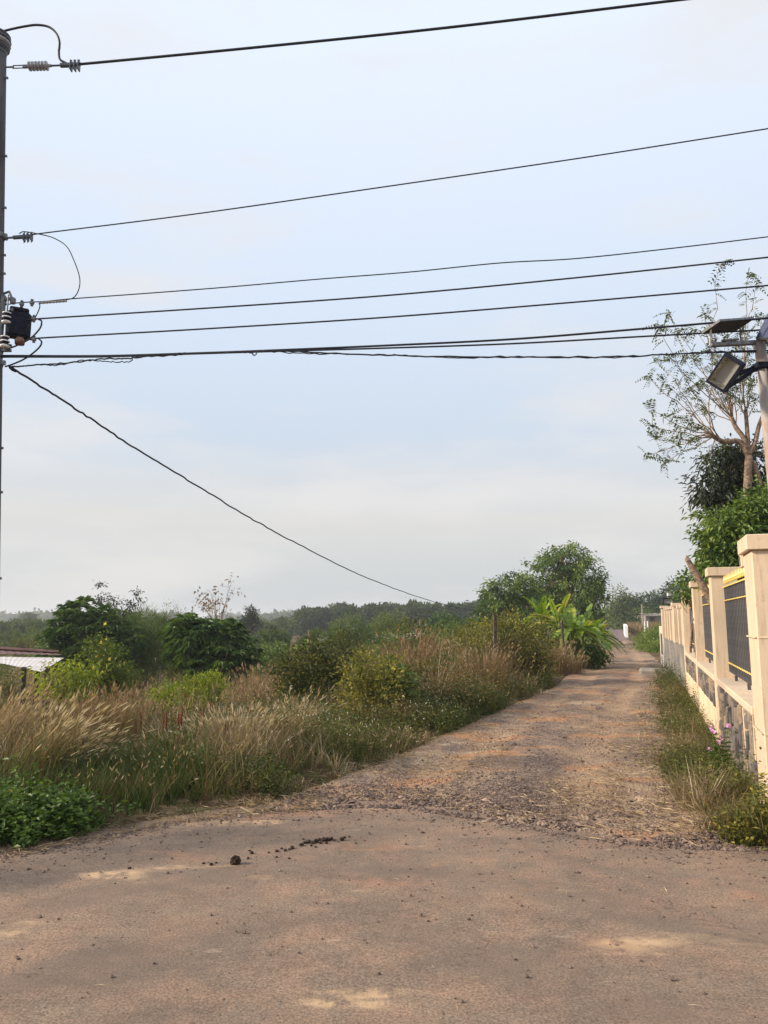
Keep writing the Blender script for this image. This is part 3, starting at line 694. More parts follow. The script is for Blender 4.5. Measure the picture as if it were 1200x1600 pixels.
# tension insulator string of the top wire
A, B = pplane(10, 105), pplane(128, 101); d = (B - A); Ls = np.linalg.norm(d); d = d / Ls
ts = thing('tension_insulator', 'grey finned tension insulator holding the topmost wire', 'insulator', A)
g = Geo(); g.tube([(0, 0, 0) * np.ones(3), d * Ls * .10], .010, 6); R_ = frame(d)
for s_ in (-1, 1): g.box(d * Ls * .17 + R_[:, 2] * .018 * s_, (.010, Ls * .17, .008), R_)
g.box(d * Ls * .25, (.03, Ls * .06, .04), R_, bev=.005); g.build('shackle', M['steel'], ts)
g = Geo(); prof = [(0, .016)]
for k in range(6): x0 = Ls * (.30 + .044 * k); prof += [(x0, .018), (x0 + .006, .052), (x0 + .018, .054), (x0 + .024, .020)]
prof += [(Ls * .60, .016)]; prof[0] = (Ls * .26, .016); g.lathe(prof, (0, 0, 0), d, 14); g.build('insulator_fins', M['porcelain'], ts, smooth=True)
g = Geo(); g.tube([d * Ls * .58, d * Ls * .72], .011, 6); g.box(d * Ls * .82, (.045, Ls * .22, .05), R_, bev=.01)
for k in range(3): g.box(d * Ls * (.86 + .05 * k) - R_[:, 2] * .012, (.065, .016, .125), R_, bev=.004); g.tube([d * Ls * (.86 + .05 * k) - R_[:, 2] * .07, d * Ls * (.86 + .05 * k) + R_[:, 2] * .065], .008, 5)
g.build('strain_clamp', M['porcelain_dark'], ts)
# clamp of the second wire
A, B = pplane(8, 372), pplane(52, 369); d = B - A; Ls = np.linalg.norm(d); d = d / Ls; R_ = frame(d)
ts = thing('strain_clamp', 'dark bolted strain clamp holding the second wire', 'clamp', A)
g = Geo(); g.tube([np.zeros(3), d * Ls * .3], .012, 6); g.lathe([(0, .03), (.02, .03)], np.zeros(3), d, 8); g.build('hook', M['steel'], ts)
g = Geo(); g.box(d * Ls * .62, (.035, Ls * .7, .045), R_, bev=.01)
for k in range(3): g.box(d * Ls * (.68 + .13 * k) - R_[:, 2] * .01, (.05, .016, .09), R_, bev=.004); g.tube([d * Ls * (.68 + .13 * k) - R_[:, 2] * .075, d * Ls * (.68 + .13 * k) + R_[:, 2] * .055], .007, 5)
g.build('clamp_body', M['porcelain_dark'], ts)
# junction box with two spool insulators
A = pplane(22, 505)
jb = thing('junction_box', 'dark rusty junction box hanging on the pole rack', 'junction box', A)
g = Geo(); g.box((.04, .02, -.02), (.26, .16, .30), rotz(.5), bev=.03); g.box((.04, .02, .155), (.20, .13, .05), rotz(.5), bev=.02); g.build('box_body', M['black'], jb)
q = NT('rusty_copper'); q.set(.7, .2, .3); q.base(q.ramp(q.noise(25, 4), [(.3, (.14, .07, .045)), (.7, (.28, .16, .11))])); M['rust'] = q.m
g = Geo(); g.lathe([(0, .05), (.05, .055), (.08, .035)], (.09, -.02, -.26), (0, 0, 1), 12); g.build('copper_lug', M['rust'], jb, smooth=True)
g = Geo(); g.box((-.13, -.02, -.05), (.035, .05, .75)); g.box((-.10, -.02, .28), (.16, .03, .03)); g.box((-.08, -.02, -.33), (.16, .03, .03)); g.box((-.08, -.02, -.27), (.16, .03, .02)); g.tube([(-.04, -.09, .3), (-.04, -.09, -.36)], .008, 6); g.build('rack', M['steel'], jb)
for z in (.02, -.26):
    g = Geo(); o0 = (-.04, -.09, z - .06)
    g.lathe([(0, .045), (.02, .052), (.03, .035)], o0, (0, 0, 1), 14, 1); g.lathe([(.03, .035), (.05, .032), (.062, .05)], o0, (0, 0, 1), 14, 0); g.lathe([(.062, .05), (.075, .05), (.085, .032)], o0, (0, 0, 1), 14, 1)
    g.lathe([(.085, .032), (.10, .03), (.112, .048)], o0, (0, 0, 1), 14, 0); g.lathe([(.112, .048), (.125, .048), (.135, .02)], o0, (0, 0, 1), 14, 1)
    g.build('spool_insulator', [M['black'], M['white']], jb, smooth=True)
g = Geo(); g.tube([(-.13, -.03, .34), (-.06, -.04, .36), (-.02, -.05, .28), (.02, -.05, .22)], .014, 6); g.box((-.0, -.06, .24), (.06, .05, .08), rotz(.4), bev=.015); g.box((.0, -.06, .12), (.03, .03, .07)); g.build('hook_clamp', M['steel'], jb)

def smooth_path(P, n=10):
    P = np.asarray(P, float); out = []
    Q = np.vstack([2 * P[0] - P[1], P, 2 * P[-1] - P[-2]])
    for i in range(1, len(Q) - 2):
        for t in np.linspace(0, 1, n, endpoint=False):
            a, b, c, d = Q[i - 1:i + 3]
            out.append(.5 * ((2 * b) + (c - a) * t + (2 * a - 5 * b + 4 * c - d) * t * t + (3 * b - a - 3 * c + d) * t ** 3))
    out.append(P[-1]); return np.array(out)
def wire(name, label, pts, r, mat='cable', ext=26.0, lift=0.05, wob=0.0, seed=0, n=6, group=None):
    P = np.array([pplane(*p) if len(p) == 2 else p for p in pts]); P = smooth_path(P, 12)
    if ext:
        d = P[-1] - P[-13]; d = d / np.linalg.norm(d)
        e = np.arange(1, 27)[:, None] * (ext / 26.0); P = np.vstack([P, P[-1] + d * e + np.array((0, 0, 1.0)) * lift * (e / ext) ** 2])
    if wob:
        rg = np.random.default_rng(seed); P[1:-1] += rg.normal(0, wob, (len(P) - 2, 3))
    o0 = P[0].copy(); g = Geo(); g.tube(P - o0, r, n)
    o = g.build(name, M[mat], smooth=True, loc=o0); return tag(o, label, 'wire', group)
wire('power_cable', 'thick black topmost power cable reaching past the upper edge', [(104, 101), (128, 100), (400, 74), (700, 43), (1060, 0)], .015)
wire('power_wire', 'thin wire second from the top of the pole', [(50, 368), (62, 365), (300, 335), (600, 292), (900, 248), (1200, 201)], .0072)
wire('power_wire', 'thin wavy bare wire third from the top', [(0, 478), (30, 473), (70, 471), (110, 467), (220, 459), (350, 449), (500, 436), (640, 425), (780, 411), (900, 404), (1050, 388), (1200, 370)], .0064)
wire('power_wire', 'black wire leaving the rack just above the junction box spools', [(44, 500), (62, 498), (300, 483), (600, 462), (900, 434), (1200, 402)], .009)
wire('power_wire', 'black wire leaving the lower spool of the rack', [(48, 531), (66, 528), (300, 515), (600, 496), (900, 472), (1200, 446)], .009)
wire('bundled_cable', 'upper thick bundled cable passing the pole and floodlight', [(-60, 558), (0, 556), (160, 556), (300, 552), (410, 548), (600, 540), (800, 530), (1000, 514), (1200, 497)], .0115)
wire('bundled_cable', 'lower thick bundled cable just under its twin', [(-60, 561), (0, 558), (160, 557.5), (300, 553), (430, 549), (600, 544), (800, 537), (1000, 526), (1200, 515)], .0095)
wire('twisted_cable', 'twisted service cable sagging lowest across the whole view', [(18, 573), (50, 571), (110, 567), (160, 561), (200, 560), (250, 554), (300, 552), (390, 550), (430, 548), (560, 554), (700, 557), (850, 558), (1000, 556), (1090, 551), (1200, 548)], .0085, wob=.004)
wire('twisted_cable_strand', 'loose second strand winding round the twisted service cable', [(18, 574), (60, 570), (90, 571), (130, 563), (170, 565), (203, 565), (212, 558), (260, 556), (320, 551), (386, 551), (398, 555), (412, 549), (500, 553), (600, 554), (700, 559), (800, 557), (940, 559), (1060, 553), (1200, 550)], .006, wob=.004)
wire('jumper_cable', 'grey jumper cable arching from the pin insulator down to the clamp', [(4, 49), (20, 45), (40, 41), (58, 39), (76, 42), (88, 52), (93, 66), (92, 82), (94, 93), (104, 99)], .0135, ext=0, mat='cable')
wire('jumper_wire', 'thin jumper wire looping between the second and third wires', [(30, 365), (38, 362), (62, 366), (84, 372), (104, 385), (116, 408), (124, 432), (124, 448), (118, 462), (106, 468), (70, 472)], .006, ext=0)
wire('jumper_wire', 'short jumper dropping from the bare wire behind the junction box', [(61, 473), (62, 480), (56, 494), (46, 506), (40, 518)], .006, ext=0)
wire('jumper_cable', 'black looped jumper from upper spool wire under the junction box', [(60, 499), (65, 502), (63, 512), (54, 523), (44, 531), (30, 538), (18, 543), (6, 545)], .009, ext=0)
wire('jumper_cable', 'black looped jumper from lower spool wire to the pole clamp', [(60, 529), (65, 534), (62, 542), (50, 553), (36, 562), (20, 569), (8, 573)], .009, ext=0)
for px, py, lb in ((34, 475, 'inner bolted wire clamp on the bare wire'), (50, 473, 'outer bolted wire clamp on the bare wire'), (53, 498, 'bolted clamp where the upper spool wire starts'), (53, 530, 'bolted clamp where the lower spool wire starts')):
    p = pplane(px, py); g = Geo(); g.box((0, 0, 0), (.05, .035, .045), rotz(.3), bev=.01); g.tube([(0, 0, -.035), (0, 0, .04)], .008, 6); g.lathe([(0, .016), (.012, .016)], (0, 0, .028), (0, 0, 1), 6); g.lathe([(0, .016), (.012, .016)], (.0, 0, -.04), (0, 0, 1), 6)
    tag(g.build('wire_clamp', M['steel'], loc=p), lb, 'clamp')
g = Geo(); P = np.array([pplane(x_, 473.5 - (x_ - 62) * .075) for x_ in np.linspace(62, 104, 22)]); g.tube(P - P[0], .012 + .003 * np.sin(np.arange(22) * 2.5), 7); tag(g.build('wire_splice', M['alu'], loc=P[0]), 'pale taped splice wrapped round the bare wire', 'splice')
# service drop running away over the field to a distant post
SE = at(757, 957, 44.0); S0 = pplane(14, 572)
def splane(px, py):
    a, b = ray(px, py); dx, dy = SE[0] - S0[0], SE[1] - S0[1]
    D = (S0[0] * dy - S0[1] * dx) / (a * dy - dx) if abs(a * dy - dx) > 1e-9 else 44
    return np.array((a * D, D, EYE + b * D))
pts = [S0] + [splane(*p) for p in [(100, 626), (185, 683), (280, 742), (370, 797), (450, 842), (560, 897), (640, 928), (700, 946)]] + [SE]
P = smooth_path(pts, 14); rg = np.random.default_rng(5); P[3:-2] += rg.normal(0, .006, (len(P) - 5, 3))
g = Geo(); g.tube(P - P[0], .0125, 6); tag(g.build('service_cable', M['cable'], smooth=True, loc=P[0]), 'twisted service cable slanting down across the sky towards the trees', 'wire')
A = pplane(15, 574); B = pplane(25, 580); g = Geo(); g.tube([np.zeros(3), (B - A) * .5, B - A], [.014, .022, .016], 8); tag(g.build('cable_grip', M['black'], loc=A), 'black grip where the slanting service cable leaves the pole', 'clamp')
b_ = gx(757, 44.0); g = Geo(); g.tube([(0, 0, -.4), (.02, 0, SE[2] - b_[2] + .15)], [.07, .05], 8); tag(g.build('service_post', M['wood'], loc=b_), 'slim wooden post receiving the slanting service cable by the trees', 'post')

# ------------------------------------------------------------------ solar floodlight post behind the wall
def solar_post(base, ztop, label, s=1.0, full=True):
    t = thing('solar_floodlight_post', label, 'lamp post', base)
    H = ztop - base[2]
    g = Geo(); g.tube([(0, 0, -.2), (0, 0, H)], [.062 * s, .054 * s], 10); g.build('post', M['postmat'], t, smooth=True)
    return t, H
q = NT('rusty_post'); q.set(.7, .1, .3); hz = q.n('ShaderNodeSeparateXYZ'); q.l(q.co(), hz.inputs[0])
c = q.mix(q.rng(q.noise(5, 4, .6, q.co((1, 1, .5))), .42, .62), (.36, .33, .30), (.30, .19, .135)); q.base(c); q.bump(q.noise(40, 3), .2, .003); M['postmat'] = q.m
q = NT('solar_back'); q.set(.8, 0, .05); c = q.mix(q.rng(q.noise(8, 3), .4, .6), (.060, .058, .060), (.072, .070, .070)); q.base(c); M['panel_back'] = q.m
q = NT('solar_cells'); q.set(.15, 0, .5); b1 = q.n('ShaderNodeTexBrick'); b1.inputs['Scale'].default_value = 12; q.l(q.co(), b1.inputs[0]); b1.inputs['Color1'].default_value = (.01, .015, .05, 1); b1.inputs['Color2'].default_value = (.012, .018, .06, 1); b1.inputs['Mortar'].default_value = (.2, .2, .22, 1); b1.inputs['Mortar Size'].default_value = .01; q.base(b1.outputs[0]); M['cells'] = q.m
q = NT('lamp_glass'); q.set(.12, 0, .6); q.base((.26, .26, .25)); M['lampglass'] = q.m
q = NT('reflector'); q.set(.3, .8, .5); q.base(q.ramp(q.noise(12, 2, .5, q.co((1, 8, 8))), [(.35, (.20, .19, .17)), (.65, (.72, .68, .56))])); M['reflector'] = q.m
D_ = 7.4
arm_c = at(1187, 535, D_)
base = np.array((arm_c[0] + .10, D_, 0.0))
t, H = solar_post(base, arm_c[2], 'tall post with two solar panels and floodlights behind the gate pillar')
def lp(p): return np.asarray(p) - base
# lean of the post is in its own mesh: shift the top
po = t.children[0]; po.rotation_euler = (0, math.atan2(arm_c[0] - base[0], H), 0)
e0 = lp(at(1110, 539, D_)); e1 = lp(at(1187, 535, D_)); e2 = e1 + (e1 - e0) * np.array((1.05, 1, 1.1))
g = Geo(); R_ = frame(e2 - e0); g.box((e0 + e2) / 2, (.05, np.linalg.norm(e2 - e0), .045), R_, bev=.006)
g.tube([e0 + (e1 - e0) * .2 + (0, -.03, .03), e0 + (e1 - e0) * .55 + (0, -.03, .035)], .012, 6); g.build('cross_arm', M['steel'], t)
def panel(cx, cz, yaw, side):
    # a tilted solar panel seen from below: panel plane through c, spanning a (long) and b (short)
    pass
def solar_panel(c, a, b):
    nrm = np.cross(a, b); nrm = nrm / np.linalg.norm(nrm)
    if nrm[2] < 0: nrm = -nrm
    g = Geo(); th = .012
    A4 = [c - a / 2 - b / 2, c + a / 2 - b / 2, c + a / 2 + b / 2, c - a / 2 + b / 2]
    lo = [p - nrm * th for p in A4]; hi = [p + nrm * th for p in A4]
    g.quad(*lo, mat=0); g.quad(*hi, mat=1)
    for k in range(4): g.quad(lo[k], lo[(k + 1) % 4], hi[(k + 1) % 4], hi[k], mat=2)
    return g.build('solar_panel', [M['panel_back'], M['cells'], M['steel']], t)
# left panel corners read from the photograph, on a plane tilted towards the sun
def plane_pt(px, py, p0, n): a, b = ray(px, py); d = np.array((a, 1, b)); o_ = np.array((0, 0, EYE)); return o_ + d * np.dot(p0 - o_, n) / np.dot(d, n)
p0 = at(1140, 508, D_); nn = np.array((-.35, .12, .93)); nn /= np.linalg.norm(nn)
cs = [lp(plane_pt(x_, y_, p0, nn)) for x_, y_ in ((1096, 519), (1125, 501), (1178, 496), (1150, 516))]
c_ = sum(cs) / 4; a = ((cs[3] - cs[0]) + (cs[2] - cs[1])) / 2; b = ((cs[1] - cs[0]) + (cs[2] - cs[3])) / 2
solar_panel(c_, a, b)
g = Geo(); g.tube([e0 + (.0, 0, 0), c_ - a * .40 - b * .2], .011, 6, 0); g.build('panel_strut', M['white'], t); g = Geo(); g.tube([e0 + (e1 - e0) * .62, c_ + a * .36 - b * .02], .009, 6); g.build('panel_strut', M['steel'], t)
p1 = at(1206, 510, D_ - .1); nn2 = np.array((-.5, -.35, .6)); nn2 /= np.linalg.norm(nn2)
cs = [lp(plane_pt(x_, y_, p1, nn2)) for x_, y_ in ((1180, 530), (1202, 490), (1252, 484), (1236, 526))]
c2 = sum(cs) / 4; a = ((cs[3] - cs[0]) + (cs[2] - cs[1])) / 2; b = ((cs[1] - cs[0]) + (cs[2] - cs[3])) / 2
solar_panel(c2, a, b)
g = Geo(); g.tube([e1 + (.06, -.03, .0), c2 - a * .35 + b * .05], .011, 6); g.build('panel_strut', M['white'], t)
def floodlight(c, d, roll, w_, h_, dep, parent, name='floodlight'):
    d = np.asarray(d, float); R_ = frame(d); cr_, sr_ = math.cos(roll), math.sin(roll)
    R_ = R_ @ np.array([(cr_, 0, sr_), (0, 1, 0), (-sr_, 0, cr_)])
    g = Geo(); f = lambda x, y, z: c + R_ @ np.array((x, y, z), float)
    # tapered housing
    F = [f(-w_ / 2, 0, -h_ / 2), f(w_ / 2, 0, -h_ / 2), f(w_ / 2, 0, h_ / 2), f(-w_ / 2, 0, h_ / 2)]
    B = [f(-w_ / 2, -dep * .55, -h_ / 2), f(w_ / 2, -dep * .55, -h_ / 2), f(w_ / 2, -dep * .55, h_ / 2), f(-w_ / 2, -dep * .55, h_ / 2)]
    C = [f(-w_ * .36, -dep, -h_ * .36), f(w_ * .36, -dep, -h_ * .36), f(w_ * .36, -dep, h_ * .36), f(-w_ * .36, -dep, h_ * .36)]
    I = [f(-w_ * .42, 0, -h_ * .40), f(w_ * .42, 0, -h_ * .40), f(w_ * .42, 0, h_ * .40), f(-w_ * .42, 0, h_ * .40)]
    J = [f(-w_ * .34, -dep * .4, -h_ * .30), f(w_ * .34, -dep * .4, -h_ * .30), f(w_ * .34, -dep * .4, h_ * .30), f(-w_ * .34, -dep * .4, h_ * .30)]
    for k in range(4):
        m = (k + 1) % 4
        g.quad(F[k], F[m], B[m], B[k]); g.quad(B[k], B[m], C[m], C[k]); g.quad(I[k], I[m], F[m], F[k])
    g.quad(*C)
    for k in range(5): g.box(f(-w_ * .3 + w_ * .15 * k, -dep * .98, 0), (.006, .03, h_ * .7), R_)
    fl = g.build(name, M['black'], parent)
    g = Geo()
    for k in range(4): g.quad(I[k], I[(k + 1) % 4], J[(k + 1) % 4], J[k], mat=0)
    g.quad(*J, mat=1); g.build('reflector', [M['reflector'], M['lampglass']], fl)
    return fl, f
fd = np.array((-.62, -.62, -.26)); fc = lp(at(1131, 583, D_ - .25))
fl, f = floodlight(fc, fd, .80, .33, .215, .20, t)
tip = lp(at(1186, 573, D_))
g = Geo(); R2 = frame(tip - f(.13, -.07, .05)); g.box((tip + f(.13, -.07, .05)) / 2, (.012, np.linalg.norm(tip - f(.13, -.07, .05)), .05), R2, bev=.004)
R3 = frame(tip - f(.12, -.09, -.09)); g.box((tip + f(.12, -.09, -.09)) / 2, (.012, np.linalg.norm(tip - f(.12, -.09, -.09)), .04), R3, bev=.004); g.box(tip + (.02, 0, -.0), (.15, .15, .07), bev=.01); g.build('bracket', M['black'], t)
fl2, f2 = floodlight(lp(at(1232, 592, D_ - .1)), np.array((.6, -.4, -.45)), -.5, .27, .19, .16, t)
g = Geo(); g.tube([tip + (.05, 0, 0), f2(0, -.15, 0)], .014, 6); g.box(tip + (.12, -.02, -.09), (.22, .02, .03)); g.build('bracket', M['black'], t)
# small far one on the lower wall
b_ = np.append(P4 + d2 / L2 * (L2 - 1.6) + np.array((.12, 0)), 1.0); top = at(1040, 921, b_[1])
t2 = thing('solar_floodlight_post', 'small solar floodlight post on the lower far wall', 'lamp post', b_)
Hh = top[2] - b_[2]; g = Geo(); g.tube([(0, 0, -.1), (0, 0, Hh)], .022, 8); g.build('post', M['steel'], t2)
g = Geo(); g.box((0, -.06, Hh + .0), (.46, .30, .018), np.array([(1, 0, 0), (0, .98, -.17), (0, .17, .98)])); g.build('solar_panel', M['panel_back'], t2)
g = Geo(); g.box((0, -.05, Hh - .12), (.09, .08, .16), bev=.01); g.build('control_box', M['white'], t2)
fl3, f3 = floodlight(np.array((-.04, -.07, Hh - .36)), np.array((-.2, -.9, -.15)), 0.0, .30, .18, .08, t2)
# ------------------------------------------------------------------ shed at the field edge
q = NT('painted_sheet_roof'); q.set(.5, .1, .4)
c = q.mix(q.rng(q.noise(3, 4, .6, q.co((.4, 3, 1))), .45, .62, 0, .8), (.58, .55, .53), (.46, .39, .36)); q.base(c); M['sheet'] = q.m
q = NT('red_sheet'); q.set(.6, .1, .3); q.base(q.ramp(q.noise(6, 4), [(.3, (.07, .035, .03)), (.7, (.15, .075, .065))])); M['redsheet'] = q.m
SD = 14.5; s0 = gx(-10, SD)
shed = thing('field_shed', 'low open shed with white sheet roof and dark red ridge among bushes', 'shed', s0)
def sl(px, py, D): return at(px, py, D) - s0
g = Geo()
ridge0, ridge1 = sl(-140, 1008, SD + 1.6), sl(92, 1022, SD + 1.4)
mid0, mid1 = sl(-140, 1024, SD + .7), sl(100, 1028, SD + .6)
eav = [sl(-140, 1034, SD), sl(5, 1037, SD), sl(22, 1038, SD - .1), sl(40, 1046, SD - .3), sl(64, 1050, SD - .5)]
def corr(g, A, B, C, D, n, mat, amp=.006):           # corrugated sheet A-B (upper edge) to D-C (lower edge)
    for k in range(n):
        f0, f1 = k / n, (k + 1) / n; zz0 = amp * (k % 2); zz1 = amp * ((k + 1) % 2); u_ = np.array((0, 0, 1.0))
        g.quad(A + (B - A) * f0 + u_ * zz0, A + (B - A) * f1 + u_ * zz1, D + (C - D) * f1 + u_ * zz1, D + (C - D) * f0 + u_ * zz0, mat)
corr(g, mid0, mid0 + (mid1 - mid0) * .60, eav[1], eav[0], 26, 0); corr(g, mid0 + (mid1 - mid0) * .60, mid1, eav[4], eav[1], 22, 0)
g.build('roof', M['sheet'], shed)
g = Geo(); corr(g, ridge0, ridge1, mid1 + np.array((0, .06, .05)), mid0 + np.array((0, .06, .05)), 40, 0, .010); g.build('ridge_roof', M['redsheet'], shed)
g = Geo(); g.tube([ridge0 + (0, 0, .04), ridge1 + (0, 0, .04)], .04, 8); g.build('ridge_cap', M['redsheet'], shed)
for px, pyt, D in ((37, 1044, SD - .3), (74, 1044, SD - .2), (-60, 1036, SD), (60, 1030, SD + 1.3), (-30, 1030, SD + 1.4)):
    p = sl(px, pyt, D); gz = float(zt(p[0] + s0[0], p[1] + s0[1])) - s0[2] - .2
    g = Geo(); g.tube([(p[0], p[1], gz), (p[0], p[1], p[2] + .02)], .055, 8); g.build('post', M['wood'], shed)
# ------------------------------------------------------------------ fence posts, bridge, far bits
for px, D, hgt, lean, lb in ((771, 16.8, 1.74, .03, 'dark weathered wooden fence post beside the tangled lane bush'), (879, 23.0, 1.56, -.03, 'grey wooden fence post in front of the banana plants')):
    b_ = gx(px, D); b_[2] = .0; g = Geo()
    g.tube([(0, 0, -.3), (lean * .3, .0, hgt * .4), (lean, 0, hgt)], [.058, .052, .045], 7); tag(g.build('fence_post', M['wood'], loc=b_), lb, 'post')
br = thing('bridge_parapet', 'white painted low bridge parapet beside the far lane', 'parapet', np.append((lane_r(63) + .15, 63.0), 0.0))
A = np.zeros(3); B = np.array((lane_r(74) - lane_r(63), 11.0, 0)); R_ = frame(B - A)
g = Geo(); g.box((A + B) / 2 + (0, 0, .72), (.22, np.linalg.norm(B - A), .5), R_, bev=.03); g.build('rail_wall', M['white'], br)
for k in range(5): g = Geo(); g.box(A + (B - A) * k / 4 + np.array((0, 0, .45)), (.28, .32, 1.15), R_, bev=.02); g.build('parapet_post', M['white'], br)
for px, D, lb in ((1007, 66, 'white marker post nearer the bridge by the lane shrubs'), (1011.5, 64, 'white marker post nearer the cream wall by the lane shrubs')):
    p = gx(px, D); g = Geo(); g.box((0, 0, .55), (.11, .11, 1.5), bev=.02); tag(g.build('marker_post', M['white'], loc=p), lb, 'post')
p = gx(1004, 78); g = Geo(); g.tube([(0, 0, -.5), (0, 0, 3.0)], [.12, .085], 8); g.tube([(-.12, 0, 2.85), (.12, 0, 2.85)], .03, 6); tag(g.build('far_utility_pole', M['concrete'], loc=p), 'short pale concrete pole beyond the bridge', 'pole')
# ------------------------------------------------------------------ vegetation builders
def unit(rng, N):
    v = rng.normal(0, 1, (N, 3)); return v / np.linalg.norm(v, axis=1)[:, None]
def limb(g, rng, a, b, r0, r1, n=5, seg=5, bow=.08, mat=0):
    a = np.asarray(a, float); b = np.asarray(b, float); L = np.linalg.norm(b - a); s_ = np.linspace(0, 1, seg)[:, None]
    off = rng.normal(0, bow * L, 3); off[2] = abs(off[2]) * .3
    P = a + (b - a) * s_ + off * (4 * s_ * (1 - s_)) * .6
    P[1:-1] += rng.normal(0, .012 * L, (seg - 2, 3))
    g.tube(P, np.linspace(r0, r1, seg), n, mat, cap=False); return P
def lob(px, py, D, rx, ry=None, rd=None):            # a crown lobe measured in the photograph
    k = D / FH; ry = ry if ry is not None else rx
    return (at(px, py, D), np.array((rx * k, (rd if rd is not None else rx) * k, ry * k)))
def crown_points(rng, lobes, n, seed, shell=.55, rough=.45):
    vol = np.array([l[1].prod() ** (2 / 3) for l in lobes]); cnt = np.maximum((n * vol / vol.sum()).astype(int), 4)
    C, Nn = [], []
    for (c, r), m in zip(lobes, cnt):
        d = unit(rng, m); k = shell + (1 - shell) * rng.random(m) ** .6
        bump = .72 + rough * 1.25 * vnoise(d[:, 0] * 2.4 + seed, d[:, 1] * 2.4 + d[:, 2] * 2.0, seed)
        C.append(c + d * r * (k * bump)[:, None]); Nn.append(d)
    return np.concatenate(C), np.concatenate(Nn)
def foliage(g, rng, C, Nn, per, cr, L, W, droop=.2, out=.6, down=.0, mat=0, t0=.45, tv=.22, fold=.18, flat=.75):
    N = len(C); ct = rng.normal(t0, tv, N)
    idx = np.repeat(np.arange(N), per); m = len(idx)
    off = rng.normal(0, 1, (m, 3)) * cr * np.array((1, 1, flat)); P = C[idx] + off
    D = Nn[idx] * out + off / (cr + 1e-6) * .35 + rng.normal(0, .5, (m, 3)); D[:, 2] -= down
    g.leaves(rng, P, D, L * rng.uniform(.65, 1.25, m), W * rng.uniform(.7, 1.2, m), fold, droop, mat, np.clip(ct[idx] + rng.normal(0, .13, m), 0, 1))
def rosettes(g, rng, C, Nn, per, L, W, t0, tv, droop=.55):
    # leaf whorls hanging from each twig end
    N = len(C); ct = rng.normal(t0, tv, N); i = np.repeat(np.arange(N), per); m = len(i); a = rng.uniform(0, 6.283, m)
    D = np.stack([np.cos(a), np.sin(a), rng.uniform(-.25, .55, m)], 1) + Nn[i] * .35
    g.leaves(rng, C[i] + rng.normal(0, .018, (m, 3)), D, L * rng.uniform(.7, 1.2, m), W * rng.uniform(.8, 1.2, m), .2, droop, 0, np.clip(ct[i] + rng.normal(0, .1, m), 0, 1))
def tree(name, label, cat, base, lobes, leaf, n=160, per=30, cr=.2, L=.14, W=.05, droop=.2, out=.6, down=.0, t0=.45, tv=.2, seed=1, trunk=.12, fork=.45, limbs=26, bark='bark',
         group=None, shell=.5, rough=.45, extra=None, crown='crown', fold=.18, whorl=False):
    rng = np.random.default_rng(seed); base = np.asarray(base, float)
    t = thing(name, label, cat, base, group=group)
    lb = [(c - base, r) for c, r in lobes]
    C, Nn = crown_points(rng, lb, n, seed, shell, rough)
    top = max(c[2] + r[2] for c, r in lb); cen = sum(c for c, r in lb) / len(lb)
    g = Geo(); f = np.array((cen[0] * .5, cen[1] * .5, max(top * fork, .1)))
    limb(g, rng, (0, 0, -.25), f, trunk * 1.15, trunk * .8, 8, 6, .04)
    for c, r in lb:
        m_ = c - np.array((0, 0, r[2] * .35)); limb(g, rng, f, m_, trunk * .62, trunk * .3, 6, 5, .08)
        ids = rng.choice(len(C), max(3, limbs // len(lb)))
        for i in ids: limb(g, rng, m_ + (f - m_) * rng.uniform(0, .5), C[i], trunk * .25, trunk * .06, 4, 5, .08)
    g.build('trunk', M[bark], t, smooth=True)
    g = Geo()
    if whorl: rosettes(g, rng, C, Nn, per, L, W, t0, tv, droop)
    else: foliage(g, rng, C, Nn, per, cr, L, W, droop, out, down, 0, t0, tv, fold)
    if extra: extra(g, rng, C, Nn)
    g.build(crown, M[leaf], t)
    return t, C, Nn, rng
def flowers(t, rng, C, Nn, n, r, mat, face=(0, -1, .3), k=5, name='flower', pick=None):
    ids = rng.choice(len(C), n, replace=False) if pick is None else pick
    for i in ids:
        g = Geo()
        p = C[i] + Nn[i] * r * 2 + rng.normal(0, r * 3, 3); a0 = rng.random() * 6
        f = np.array(face) + Nn[i] * .6 + rng.normal(0, .25, 3); R_ = frame(f)
        D = np.stack([R_[:, 0] * math.cos(a0 + 6.283 * j / k) + R_[:, 2] * math.sin(a0 + 6.283 * j / k) + R_[:, 1] * .3 for j in range(k)])
        g.leaves(rng, np.repeat(p[None], k, 0), D, r, r * .9, .1, 0, 0, rng.random(k), mid=.6)
        g.build(name, mat, t)
def grass_patch(g, rng, n, cx, cy, rx, ry, L, tint, tv=.12, lean=.3, curve=.25, wd=.006, az=None, heads=0.0, gh=None, keep=None, Lv=.3):
    x = rng.normal(cx, rx, n); y = rng.normal(cy, ry, n)
    if keep is not None: k = keep(x, y); x, y = x[k], y[k]
    m = len(x)
    P = np.stack([x, y, zsurf(x, y) - .015], 1); LL = L * np.clip(rng.normal(1, Lv, m), .3, 1.9)
    a = None if az is None else rng.normal(az, .7, m)
    tp, d = g.blades(rng, P, LL, wd * rng.uniform(.6, 1.4, m), lean, curve, np.clip(rng.normal(tint, tv, m), 0, 1), 0, a)
    if heads and gh is not None:
        k = rng.random(m) < heads
        dd = d[k] / np.linalg.norm(d[k], axis=1)[:, None]
        gh(tp[k] - dd * .03, dd)
    return P
offroad = lambda x, y: track_dist(x, y) > .06

# ------------------------------------------------------------------ grass and weeds (uncountable)
rng = np.random.default_rng(100)
